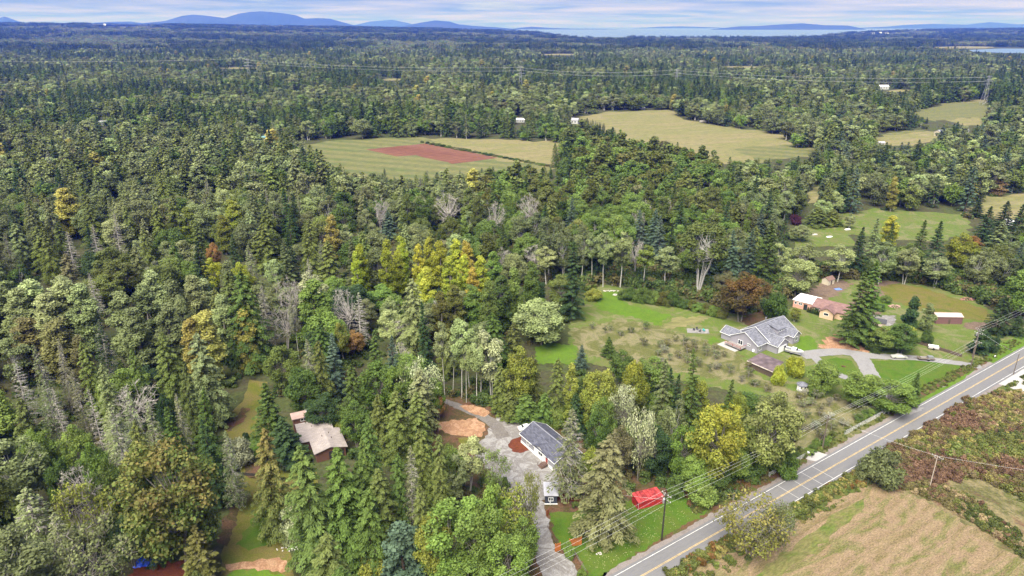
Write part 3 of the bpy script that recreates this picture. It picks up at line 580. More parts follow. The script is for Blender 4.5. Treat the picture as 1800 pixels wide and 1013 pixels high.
for y_ in (-1.0, 2.3, 5.5): MB().box(-2.98, -2.88, y_-0.05, y_+0.05, 0.86, 1.75).build('post', REDWOOD, dk)
MB().box(-3.0, -2.9, -1.0, 5.6, 1.75, 1.83).box(-3.0, -2.9, -1.0, 5.6, 1.3, 1.36).box(-2.9, 0.3, -1.04, -0.96, 1.75, 1.83).build('rail', REDWOOD, dk)
MB().tube([(13.0,1.0,5.5),(13.0,1.0,8.0)], 0.18, 8).tube([(13.0,1.0,8.0),(13.0,1.0,8.25)], 0.26, 8).build('chimney_pipe', METAL, eh)
for q in ((3.5,-3.2,4.3),(9.5,-2.2,5.7),(12.2,-3.0,5.2),(7.8,-6.8,4.6)): MB().box(q[0]-0.14,q[0]+0.14,q[1]-0.14,q[1]+0.14,q[2]-0.5,q[2]+0.32).build('roof_vent', TR2, eh)
MB().tube([(0.3,-3.9,0.3),(0.3,-3.9,1.1)], 0.4, 10).build('heat_pump', WHITE, eh)
tag(eh, 'lavender-grey gabled house with a dormer and white garage door', 'house')
MB().prism([tuple((E0 + Matrix.Rotation(ea, 3, 'Z') @ Vector(q))[:2]) for q in ((-4.5,0,0),(0.3,0,0),(0.3,7.5,0),(-4.5,7.5,0))], 0.0, 0.09).build('patio', CONC)['kind'] = 'structure'

# low brown-roofed shelter in front of it
K = [G(1313, 634, 2.4), G(1337, 620, 2.8), G(1378, 636.6, 2.8), G(1359, 654, 2.4)]; kc = sum(K, Vector())/4
lb = empty('open_shed', (kc.x, kc.y, 0)); k2 = [p-Vector((kc.x, kc.y, 0)) for p in K]
MB().slab(k2, 0.16).build('roof', RF_BROWN, lb)
for p in k2: MB().tube([(p.x*0.93, p.y*0.93, -0.1), (p.x*0.93, p.y*0.93, p.z-0.17)], 0.1, 6).build('post', DKWOOD, lb)
e1_, e2_ = k2[3], k2[0]; dv = (e2_-e1_).normalized()
fsc = MB(); nn_ = Vector((-dv.y, dv.x, 0)); fsc.add([e1_+Vector((0,0,0.04)), e2_+Vector((0,0,0.04)), e2_-Vector((0,0,0.22)), e1_-Vector((0,0,0.22))]+[q+nn_*0.08 for q in (e1_+Vector((0,0,0.04)), e2_+Vector((0,0,0.04)), e2_-Vector((0,0,0.22)), e1_-Vector((0,0,0.22)))], [(0,1,2,3),(7,6,5,4),(0,4,5,1),(2,6,7,3),(1,5,6,2),(0,3,7,4)]); fsc.build('fascia', simple('peeling_paint', (0.55, 0.48, 0.42), 0.8, 0.3, 1), lb)
MB().prism([(p.x*0.9, p.y*0.9) for p in k2], -0.1, 1.9).build('wall', BARK, lb)
tag(lb, 'low shed with a worn dark brown roof below the grey house', 'shed')

# pink house with a white flat-roofed wing
F0, F1, F2 = G(1394, 526, 3.4), G(1418, 518, 3.4), G(1429, 534.5, 3.4); fa = ang(F0, F2); fh = empty('pink_house', (F0.x, F0.y, 0), fa); FL = (F2-F0).length
MB().box(0.2, FL+0.5, 0.2, 8.6, -0.2, 3.1).build('wing_wall', PINK_SID, fh)
MB().slab([(-0.1,-0.1,3.3),(FL+0.6,-0.1,3.3),(FL+0.6,8.9,3.4),(-0.1,8.9,3.4)], 0.2).build('flat_roof', RF_WHITE, fh)
for x_, w_ in ((1.2, 0.8), (3.0, 1.3)): window(fh, 'y', x_, 0.195, 2.1, w_, 0.8, x_ > 2)
MB().box(4.4, 5.8, 0.12, 0.195, 0, 2.4).build('door_opening', GLASS, fh)
gable(fh, FL+0.6, FL+12, -1.0, 8.6, 3.0, 4.9, PEACH_SID, RF_RED, 'x', oh=0.6)
gable(fh, FL+4, FL+9, -3.6, 4.0, 2.95, 4.4, PEACH_SID, RF_RED, 'y', oh=0.5)
window(fh, 'y', FL+6.4, -3.605, 1.9, 1.6, 0.9, False); window(fh, 'y', FL+2.2, -1.005, 1.9, 1.4, 0.8, False)
tag(fh, 'salmon pink house with a white flat-roofed wing and red roof', 'house')

def small_shed(name, px, wdt, dpt, hgt, rise, wall, roof, rz, label, win=False):
    p = G(*px); s = empty(name, (p.x, p.y, 0), rz); gable(s, -wdt/2, wdt/2, -dpt/2, dpt/2, hgt, hgt+rise, wall, roof, 'x', oh=0.25, th=0.12)
    MB().box(-0.4, 0.4, -dpt/2-0.06, -dpt/2-0.004, 0, min(1.9, hgt-0.1)).build('door', WHITE if win else BARK, s)
    tag(s, label, 'shed'); return s
small_shed('garden_shed', (1455, 499), 4.2, 3.2, 2.3, 1.1, BEIGE, simple('brown_shed_roof', (0.16, 0.10, 0.085), 0.9, 0.2), 0.55, 'little beige shed with a brown roof above the pink house')
small_shed('garden_shed', (1541, 574), 5.5, 3.4, 2.2, 1.0, BEIGE, simple('charcoal_shingle', (0.06, 0.06, 0.065), 0.9, 0.2), -0.5, 'small pale shed with a charcoal roof beside the pink house drive')
bs = small_shed('storage_shed', (1662, 566), 9.6, 4.2, 2.9, 0.7, siding('brown_metal_siding', (0.14, 0.07, 0.065), 0.3, True), simple('tan_metal_roof', (0.42, 0.33, 0.29), 0.6, 0.1), -0.04, 'long dark brown shed with a pale tan roof on the lawn')
# little white eight-sided playhouse
pw = G(1409, 686); oc = empty('playhouse', (pw.x, pw.y, 0), 0.3); n8 = [(1.5*math.cos(i*math.pi/4+0.39), 1.5*math.sin(i*math.pi/4+0.39)) for i in range(8)]
MB().prism(n8, -0.1, 2.1).build('wall', WHITE_SID, oc)
rf = MB(); rr = [(x*1.2, y*1.2, 2.1) for x, y in n8]; rf.add(rr+[(0, 0, 3.0)]+[(x*1.2, y*1.2, 1.98) for x, y in n8], [(i, (i+1) % 8, 8) for i in range(8)]+[(i, 9+i, 9+(i+1) % 8, (i+1) % 8) for i in range(8)]+[tuple(range(16, 8, -1))]); rf.build('roof', RF_GREY, oc)
for i in (4, 5, 6):
    a = (i+0.5)*math.pi/4+0.39; x, y = 1.40*math.cos(a), 1.40*math.sin(a); q = MB(); c_, s_ = -math.sin(a), math.cos(a)
    q.add([(x-c_*0.28, y-s_*0.28, 1.0), (x+c_*0.28, y+s_*0.28, 1.0), (x+c_*0.28, y+s_*0.28, 1.7), (x-c_*0.28, y-s_*0.28, 1.7)], [(0,1,2,3)]); q.build('pane', GLASS, oc)
tag(oc, 'tiny white eight-sided playhouse at the edge of the orchard', 'playhouse')

# far farmhouses
FARW = [((180, 221), 14, 'pale farmhouse alone in the far left woods', WHITE_SID, RF_PALE), ((464, 246), 10, 'small far house with a blue-green roof left of the tilled field', WHITE_SID, simple('teal_roof', (0.16, 0.30, 0.33), 0.5)), ((915, 215), 12, 'white-roofed far house behind the tilled field, left one', WHITE_SID, RF_WHITE),
 ((962, 219), 9, 'white far house behind the tilled field, middle one', WHITE_SID, RF_WHITE), ((1008, 217), 16, 'long pale-roofed barn right of the yellow tree', WHITE_SID, RF_PALE), ((1552, 157), 20, 'long white barn in the distant right woods', WHITE_SID, RF_WHITE), ((1655, 239), 16, 'pale farmhouse beside the upper right meadow', BEIGE, RF_PALE),
 ((1690, 236), 14, 'grey-domed farm building beside the upper right meadow', BEIGE, RF_GREY), ((1770, 395), 6, 'small white hut at the far right edge', WHITE_SID, RF_WHITE), ((1548, 255), 8, 'small pale shed below the upper right meadow', WHITE_SID, RF_PALE), ((1130, 193), 7, 'tiny white shed on the far pasture edge', WHITE_SID, RF_WHITE),
 ((1614, 222), 6, 'tiny white trailer at the meadow corner', WHITE_SID, RF_WHITE), ((1700, 493), 4, 'small white caravan under the yellow maple', WHITE_SID, RF_WHITE)]
FAR_WALL = siding('weathered_white_boards', (0.42, 0.42, 0.41))
for i, (px, w_, lab, wl, rf_) in enumerate(FARW):
    w_ *= 0.78; wl = FAR_WALL if wl is WHITE_SID else wl; p = G(*px); s = empty('farm_building', (p.x, p.y, 0), RND.uniform(-0.5, 0.5)); h_ = min(4.5, max(2.2, w_*0.32))
    gable(s, -w_/2, w_/2, -w_*0.3, w_*0.3, h_, h_+w_*0.16, wl, rf_, 'x', oh=0.3, th=0.2)
    for k in range(3): MB().box(-w_*0.35+k*w_*0.28, -w_*0.35+k*w_*0.28+w_*0.1, -w_*0.3-0.06, -w_*0.3-0.01, h_*0.35, h_*0.75).build('window', GLASS, s)
    tag(s, lab, 'building')
# industrial sheds and the town by the sea, kilometres away
for i, (u, v, w_) in enumerate(((592, 53, 120), (602, 51, 60), (611, 53, 90), (545, 54, 110), (1430, 66, 60), (1442, 65, 70), (1456, 66, 90), (1468, 65, 60), (1478, 66.5, 70), (165, 56.5, 50), (190, 57, 45), (242, 61, 80), (275, 60.5, 70), (1114, 85, 30), (1126, 86, 26), (600, 84.5, 30))):
    yy = {0: 10200}.get(0) if v < 57 else min(9800, G(u, v)[1]); xx = (u-CXP)/FPX*yy*1.07; zz = float(elev(xx, yy))
    s = empty('distant_building', (xx, yy, zz), 0); w_ *= 0.42; hh = w_*0.3
    MB().box(-w_/2, w_/2, -w_*0.25, w_*0.25, -5, hh+13).build('wall', WHITE, s); MB().slab([(-w_*0.52,-w_*0.27,hh+14),(w_*0.52,-w_*0.27,hh+14),(w_*0.52,w_*0.27,hh+16),(-w_*0.52,w_*0.27,hh+16)], 1.5).build('roof', RF_PALE, s)
    tag(s, ('distant white works building by the sea', 'distant white town block by the bay', 'white building far off on the left', 'white building far off in the centre')[0 if 500 < u < 620 and v < 60 else 1 if u > 1400 else 2 if u < 300 else 3]+', '+('leftmost', 'second from left', 'third from left', 'fourth from left', 'fifth from left')[{0:1,1:2,2:3,3:0,4:0,5:1,6:2,7:3,8:4,9:0,10:1,11:2,12:3,13:1,14:2,15:0}[i]], 'building', 'distant white buildings')
# ------------------------------------------------------------------ tree prototypes
def nrm(a): return a/np.maximum(np.linalg.norm(a, axis=1, keepdims=True), 1e-9)
def leaf_quads(c, u, v):
    n = len(c); V = np.empty((n, 4, 3)); V[:, 0] = c-u; V[:, 1] = c+v; V[:, 2] = c+u; V[:, 3] = c-v
    return V.reshape(-1, 3)
def quad_mesh(name, V, mats, var=None, mixa=None, extra=None, tri=False):
    """mesh of leaf quads (4 verts each); extra = an MB of wood appended with the second material"""
    nq = len(V)//4; faces = np.arange(nq*4).reshape(nq, 4)
    me = bpy.data.meshes.new(name)
    ev = np.array(extra.v, float).reshape(-1, 3) if extra else np.zeros((0, 3)); ef = extra.f if extra else []
    nv = len(V)+len(ev); me.vertices.add(nv); me.vertices.foreach_set('co', np.concatenate([V, ev]).ravel().astype(np.float32))
    loops = list(faces.ravel()) + [i+len(V) for f in ef for i in f]
    starts = list(range(0, nq*4, 4)); p = nq*4
    for f in ef: starts.append(p); p += len(f)
    me.loops.add(len(loops)); me.loops.foreach_set('vertex_index', np.array(loops, np.int32))
    me.polygons.add(nq+len(ef)); me.polygons.foreach_set('loop_start', np.array(starts, np.int32))
    for m in mats: me.materials.append(m)
    if ef: me.polygons.foreach_set('material_index', np.array([0]*nq+[1]*len(ef), np.int32))
    for nm, dat in (('var', var), ('mixa', mixa)):
        a = me.attributes.new(nm, 'FLOAT', 'FACE'); d = np.zeros(nq+len(ef), np.float32); d[:nq] = dat; a.data.foreach_set('value', d)
    me.update(calc_edges=True); me.validate(); return me

def conifer(seed, H, R, z0, nb, per, size, droop, up, lat, cone=0.8, thin=1.0, twig=0.0, dead_top=0.0, bark=BARK):
    """returns (crown arrays, trunk MB): whorls of branches, each hung with sprays of needles"""
    rng = np.random.default_rng(seed); cs, us, vs_, va, mi = [], [], [], [], []
    tr = MB(); lean = rng.normal(0, 0.012, 2)
    ax = lambda z: np.array([lean[0]*z, lean[1]*z])
    tr.tube([(*(ax(z)), z) for z in (-0.4, H*0.06, H*0.35, H*0.7, H*0.97)], [H*0.017, H*0.0135, H*0.0105, H*0.006, 0.03], 6)
    for i in range(nb):
        t = ((i+rng.random())/nb)**0.92; z = z0+(H-z0)*t
        az = i*2.39996+rng.normal(0, 0.35)
        prof = (1-t)**cone*(0.62+0.38*min(1, t/0.13))+0.035
        Lb = R*prof*rng.uniform(0.68, 1.14)
        d = np.array([math.cos(az), math.sin(az)]); p = np.array([-d[1], d[0]]); o = ax(z)
        upb = up+0.35*t; br = rng.random()
        dead = rng.random() < dead_top and t > 0.45
        if rng.random() < twig or dead:
            e = 0.9*Lb; pts = [(*(o+d*e*s), z+e*(upb*s-droop*s*s)) for s in (0, 0.5, 1)]
            tr.tube(pts, [0.06, 0.04, 0.018], 3, False)
            for k in range(5):
                s = rng.uniform(0.3, 0.9); sg = rng.choice((-1, 1)); b0 = np.array([*(o+d*e*s), z+e*(upb*s-droop*s*s)])
                b1 = b0+np.array([*(d*0.5*Lb*0.35+p*sg*Lb*0.28), -0.1*Lb*rng.random()]); tr.tube([b0, b1], [0.032, 0.012], 3, False)
        n = int((per*(0.25+Lb/R)+2)*thin*(0.25 if dead else 1))
        if n < 1: continue
        s = rng.uniform(0.10, 1.0, n)**0.75; la = rng.normal(0, 1, n).clip(-1.8, 1.8)*lat*Lb*(1.08-0.75*s)
        r = Lb*s
        c = np.stack([o[0]+d[0]*r+p[0]*la, o[1]+d[1]*r+p[1]*la, z+Lb*(upb*s-droop*s*s)-np.abs(la)*droop*0.6+rng.normal(0, 0.10, n)], 1)
        sg = np.sign(la)*np.minimum(1, np.abs(la)/(0.15*Lb+0.05)); ln = size*rng.uniform(0.65, 1.35, n)
        dz = upb-2*droop*s-0.25*rng.random(n)
        u = nrm(np.stack([d[0]+p[0]*sg*0.8, d[1]+p[1]*sg*0.8, dz], 1)+rng.normal(0, 0.22, (n, 3)))
        w = nrm(np.cross(u, np.array([0, 0, 1.0]))+rng.normal(0, 0.38, (n, 3)))
        cs.append(c); us.append(u*ln[:, None]); vs_.append(w*(ln*rng.uniform(0.34, 0.6, n))[:, None])
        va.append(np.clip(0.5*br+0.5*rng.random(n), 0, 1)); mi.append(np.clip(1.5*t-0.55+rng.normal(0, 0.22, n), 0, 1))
    # the leader and the first few sprays round it
    n = int(26*thin)+4; zt = H*(1-0.05*rng.random(n)); aa = rng.uniform(0, 6.28, n)
    c = np.stack([ax(H)[0]+np.cos(aa)*(H-zt)*0.35, ax(H)[1]+np.sin(aa)*(H-zt)*0.35, zt], 1)
    u = nrm(np.stack([np.cos(aa)*0.5, np.sin(aa)*0.5, np.full(n, 0.8)], 1)); w = nrm(np.cross(u, rng.normal(0, 1, (n, 3))))
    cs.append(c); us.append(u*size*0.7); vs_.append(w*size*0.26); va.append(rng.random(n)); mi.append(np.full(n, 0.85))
    return (leaf_quads(np.concatenate(cs), np.concatenate(us), np.concatenate(vs_)), np.concatenate(va), np.concatenate(mi)), tr

def broadleaf(seed, H, R, zb, nl, per, size, lobe=(0.22, 0.36), trunks=1, limb=1.0, shape='round', spread=0.0, tw=0):
    """rounded or columnar crown of uneven leaf clumps carried on limbs"""
    rng = np.random.default_rng(seed); tr = MB(); cs, ns, va, mi, sz = [], [], [], [], []
    bases = []
    for k in range(trunks):
        a = rng.uniform(0, 6.28); bx = np.array([math.cos(a), math.sin(a)])*(0 if trunks == 1 else rng.uniform(0.2, 0.5))
        top = np.array([math.cos(a), math.sin(a)])*spread*R*rng.uniform(0.5, 1)+rng.normal(0, 0.25, 2)
        zt = zb+(H-zb)*(0.35 if shape == 'round' else 0.85)
        pts = [np.array([bx[0], bx[1], -0.4]), np.array([*(bx*0.8+top*0.3), zt*0.5])+rng.normal(0, 0.12, 3), np.array([*top, zt])]
        r0 = H*0.016*limb/(trunks**0.5); tr.tube(pts, [r0*1.15, r0*0.8, r0*0.4], 6); bases.append(pts)
    zc = (H+zb)/2; hz = (H-zb)/2
    for i in range(nl):
        th = rng.uniform(0, 6.28)
        if shape == 'column':
            f = (i+rng.random())/nl; z = zb+(H-zb)*(0.04+0.93*f); rr = R*(0.62*math.sin(math.pi*min(1, 0.16+f*0.80))**0.7)*rng.uniform(0.25, 1.0)
            c0 = np.array([math.cos(th)*rr, math.sin(th)*rr, z])
        else:
            cz = rng.uniform(-0.95, 1.0); q = math.sqrt(max(0, 1-cz*cz)); rad = rng.uniform(0.5, 0.82)
            c0 = np.array([math.cos(th)*q*R*rad, math.sin(th)*q*R*rad, zc+cz*hz*rad*1.0])
        lr = R*rng.uniform(*lobe)*(1.15-0.3*(c0[2]-zb)/(H-zb))
        b = bases[i % trunks]; f = rng.uniform(0.55, 1.0); st = b[1]*(1-f)+b[2]*f
        if c0[2] > st[2]*0.75: tr.tube([st, (st+c0)/2+rng.normal(0, 0.25, 3)-np.array([0, 0, 0.2]), c0+(c0-st)*0.06], [H*0.0055*limb, H*0.0035*limb, H*0.0012], 4, False)
        for k in range(tw):
            e = c0+nrm(rng.normal(0, 1, (1, 3))+np.array([[0, 0, 0.6]]))[0]*lr*rng.uniform(0.8, 1.25); tr.tube([c0, (c0+e)/2+rng.normal(0, 0.08, 3), e], [0.04, 0.028, 0.012], 3, False)
        n = int(per*rng.uniform(0.7, 1.3)*(lr/(R*0.29))**2)
        if n < 1: continue
        d = nrm(rng.normal(0, 1, (n, 3))+np.array([0, 0, 0.28])); r = lr*(0.35+0.68*rng.random(n)**0.5)
        sub = np.sin(d@rng.normal(0, 4.2, 3)+rng.uniform(0, 6))*0.12+np.sin(d@rng.normal(0, 7, 3))*0.08
        c = c0+d*(r*(1+sub))[:, None]*np.array([1, 1, 0.86])
        cs.append(c); ns.append(d); br = rng.random()
        va.append(np.clip(0.6*br+0.4*rng.random(n), 0, 1))
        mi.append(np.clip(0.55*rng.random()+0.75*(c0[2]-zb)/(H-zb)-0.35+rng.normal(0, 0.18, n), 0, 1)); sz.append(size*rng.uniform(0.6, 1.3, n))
    if not cs: return None, tr
    c = np.concatenate(cs); d = np.concatenate(ns); s = np.concatenate(sz)[:, None]; n = len(c)
    nn = nrm(d*0.7+rng.normal(0, 0.55, (n, 3))+np.array([0, 0, 0.45])); u = nrm(np.cross(nn, rng.normal(0, 1, (n, 3)))); w = np.cross(nn, u)
    return (leaf_quads(c, u*s, w*s*rng.uniform(0.5, 0.85, (n, 1))), np.concatenate(va), np.concatenate(mi)), tr

PROTO = {}      # kind -> list of (crown mesh or None, trunk mesh, H, R)
FARTREE = []    # (kind, mesh, H, R) for the woods beyond
def put(kind, res, H, R, leaf, bark):
    cr_, tr = res
    cm = quad_mesh('crown', cr_[0], [leaf], cr_[1], cr_[2]) if cr_ else None
    PROTO.setdefault(kind, []).append((cm, tr.mesh('trunk', bark), H, R))
for s in range(3):
    put('cedar', conifer(10+s, 26, 5.4, 0.8, 130, 165, 0.225, 0.62, 0.24, 0.2, 0.60, twig=0.12), 26, 5.0, NEEDLE, BARK)
    put('fir', conifer(20+s, 28, 5.2, 1.2, 120, 150, 0.23, 0.28, 0.06, 0.21, 0.85, twig=0.05), 28, 4.9, NEEDLE, BARK)
for s in range(3):
    put('spruce', conifer(40+s, 24, 4.4, 0.8, 110, 110, 0.23, 0.5, 0.32, 0.2, 0.9, twig=0.25), 24, 4.4, NEEDLE, BARK_G)
for s in range(3):
    put('dying', conifer(30+s, 24, 4.6, 2.0, 170, 44, 0.26, 0.42, 0.12, 0.24, 0.75, thin=0.62, twig=0.65, dead_top=0.45), 24, 4.4, NEEDLE, BARK_D)
for s in range(2):
    put('snag', conifer(35+s, 20, 3.6, 3.0, 95, 3, 0.3, 0.3, 0.14, 0.2, 0.7, thin=0.35, twig=1.0), 20, 3.6, NEEDLE, BARK_D)
for s in range(5):
    put('maple', broadleaf(50+s, 20, 7.0, 1.6, 64, 300, 0.27, (0.17, 0.31), 2, 0.9, spread=0.4), 20, 7.0, LEAF, BARK_G)
for s in range(3):
    put('alder', broadleaf(60+s, 22, 4.6, 4.0, 44, 190, 0.25, (0.20, 0.35), 2, 0.6, spread=0.35, tw=2), 22, 4.6, LEAF, BARK_P)
for s in range(3):
    put('birch', broadleaf(70+s, 23, 3.6, 8.0, 34, 150, 0.24, (0.24, 0.40), 1, 0.5, spread=0.0, tw=2), 23, 3.6, LEAF, BARK_P)
for s in range(3):
    put('poplar', broadleaf(80+s, 25, 4.6, 2.0, 74, 190, 0.26, (0.20, 0.36), 1, 1.0, 'column', tw=1), 25, 4.6, LEAF, BARK_G)
for s in range(2):
    put('bare', broadleaf(90+s, 17, 4.6, 4.0, 42, 5, 0.22, (0.2, 0.3), 2, 1.1, spread=0.5, tw=9), 17, 4.6, LEAF, BARK_D)
for s in range(2):
    put('bush', broadleaf(100+s, 5, 3.4, -0.8, 30, 190, 0.19, (0.26, 0.42), 2, 1.0, spread=0.4, tw=1), 5, 3.4, LEAF, BARK_G)
for s in range(3):
    put('fruit', broadleaf(110+s, 3.4, 1.7, 0.9, 18, 30, 0.15, (0.2, 0.34), 1, 2.2, spread=0.2, tw=5), 3.4, 1.7, LEAF, BARK_G)
for s in range(2):
    put('open', broadleaf(130+s, 12, 6.5, 1.0, 46, 110, 0.21, (0.15, 0.27), 3, 0.7, spread=0.5, tw=6), 12, 6.5, LEAF, BARK_G)
put('hedge', conifer(120, 5, 1.0, 0.0, 80, 24, 0.17, 0.1, 0.5, 0.3, 0.35), 5, 1.0, NEEDLE, BARK)
put('pine', broadleaf(121, 16, 5.0, 1.5, 40, 170, 0.34, (0.2, 0.33), 1, 1.2, 'column'), 16, 5.0, NEEDLE, BARK)
put('bigtree', broadleaf(122, 34, 8.5, 11, 50, 190, 0.42, (0.18, 0.3), 9, 1.25, spread=0.55), 34, 8.5, LEAF, BARK_P)
KINDNAME = dict(cedar='cedar_tree', fir='fir_tree', spruce='spruce_tree', dying='dying_conifer', snag='dead_conifer', maple='maple_tree', alder='alder_tree', birch='birch_tree',
                poplar='poplar_tree', bare='bare_tree', bush='leafy_bush', fruit='orchard_tree', hedge='hedge_conifer', pine='pine_tree', bigtree='old_cottonwood_tree', open='open_crowned_tree')
def far(kind, res, H, R, leaf, bark):
    cr_, tr = res; FARTREE.append((kind, quad_mesh('far_'+kind, cr_[0], [leaf, bark], cr_[1], cr_[2], tr), H, R))
for s in range(2):
    far('cedar', conifer(200+s, 24, 5.4, 0.6, 64, 22, 0.66, 0.55, 0.2, 0.25, 0.6), 25, 5.0, NEEDLE, BARK)
    far('fir', conifer(210+s, 26, 5.0, 1.0, 64, 20, 0.66, 0.28, 0.06, 0.25, 0.75), 28, 4.6, NEEDLE, BARK)
    far('maple', broadleaf(220+s, 18, 6.5, 1.0, 30, 70, 0.56, (0.24, 0.4), 1, 1.0), 18, 6.5, LEAF, BARK_G)
    far('alder', broadleaf(230+s, 20, 4.6, 2.5, 26, 60, 0.48, (0.26, 0.42), 2, 1.0, spread=0.3), 20, 4.6, LEAF, BARK_P)
far('dying', conifer(240, 24, 4.2, 3.0, 80, 6, 0.6, 0.42, 0.12, 0.24, 0.75, twig=0.5), 24, 4.2, NEEDLE, BARK_D)
far('poplar', broadleaf(241, 23, 4.4, 2.5, 26, 40, 0.68, (0.28, 0.44), 1, 1.0, 'column'), 23, 4.4, LEAF, BARK_G)
def clump(kind, seed, n, W):
    """several coarse trees standing together, for the woods kilometres away"""
    rng = np.random.default_rng(seed); Vs, va, mi = [], [], []
    for k in range(n):
        if kind == 'fir': r_, _ = conifer(seed*31+k, 24*rng.uniform(0.7, 1.15), 5.0, 2, 30, 4, 1.9, 0.3, 0.1, 0.3, 0.8)
        else: r_, _ = broadleaf(seed*37+k, 17*rng.uniform(0.75, 1.15), 6.5, 1, 12, 13, 1.7, (0.3, 0.5), 1, 1)
        a = rng.uniform(0, 6.28); q = W*math.sqrt(rng.random()); Vs.append(r_[0]+np.array([math.cos(a)*q, math.sin(a)*q, 0])); va.append(np.clip(r_[1]*0.5+rng.random()*0.5, 0, 1)); mi.append(r_[2])
    FARTREE.append((kind+'_clump', quad_mesh('far_'+kind+'_clump', np.concatenate(Vs), [LEAF], np.concatenate(va), np.concatenate(mi)), 24, W))
for s in range(2): clump('fir', 300+s, 9, 17); clump('maple', 310+s, 8, 17)

TINT = {   # base colours of the leaves: (tint, tint2)
 'olive': ((0.082, 0.093, 0.028), (0.108, 0.112, 0.042)), 'green': ((0.058, 0.082, 0.024), (0.080, 0.105, 0.032)),
 'dark green': ((0.030, 0.047, 0.022), (0.042, 0.060, 0.028)), 'blue-green': ((0.06, 0.080, 0.066), (0.085, 0.105, 0.09)),
 'grey-green': ((0.105, 0.112, 0.052), (0.148, 0.148, 0.085)), 'pale green': ((0.165, 0.178, 0.085), (0.22, 0.225, 0.125)),
 'leaf green': ((0.085, 0.118, 0.028), (0.12, 0.145, 0.045)), 'yellow-green': ((0.13, 0.145, 0.032), (0.19, 0.175, 0.042)),
 'yellow': ((0.22, 0.225, 0.035), (0.29, 0.255, 0.045)), 'lime yellow': ((0.18, 0.205, 0.03), (0.27, 0.255, 0.04)), 'golden': ((0.20, 0.175, 0.055), (0.27, 0.21, 0.07)), 'rust': ((0.15, 0.085, 0.040), (0.24, 0.115, 0.055)),
 'orange-topped': ((0.085, 0.11, 0.032), (0.165, 0.11, 0.045)), 'brown-topped': ((0.075, 0.085, 0.030), (0.135, 0.10, 0.042)),
 'cream-leaved': ((0.20, 0.20, 0.12), (0.36, 0.34, 0.25)), 'purple': ((0.05, 0.016, 0.03), (0.07, 0.02, 0.04)), 'grey': ((0.15, 0.14, 0.115), (0.20, 0.185, 0.15)),
 'gold-topped': ((0.115, 0.13, 0.03), (0.225, 0.195, 0.036)), 'brownish': ((0.105, 0.098, 0.055), (0.14, 0.12, 0.075)), 'bright green': ((0.095, 0.125, 0.032), (0.135, 0.155, 0.045)),
}
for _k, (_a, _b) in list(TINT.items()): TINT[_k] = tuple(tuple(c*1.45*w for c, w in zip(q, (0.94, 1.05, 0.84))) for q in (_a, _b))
TREES = []      # dicts: kind, x, y, H, R, tint
def T(kind, u, vt, h, w, tint, top=True):
    """a tree whose top stands at (u, vt) in the photograph; h > 0 its height in metres, h < 0 the row where it meets the ground; w its width there"""
    if h < 0:
        g = G(u, -h); lo, hi = 0.5, 60.0
        for _ in range(40):
            md = (lo+hi)/2
            if pix(g.x, g.y, md)[1] > vt: lo = md
            else: hi = md
        H = lo; p = g
    else: H = h; p = G(u, vt, H)
    d = pix(p.x, p.y, H*0.4)[2]
    TREES.append(dict(kind=kind, x=p.x, y=p.y, H=H, R=w/2*d/FPX, tint=tint, hand=True))
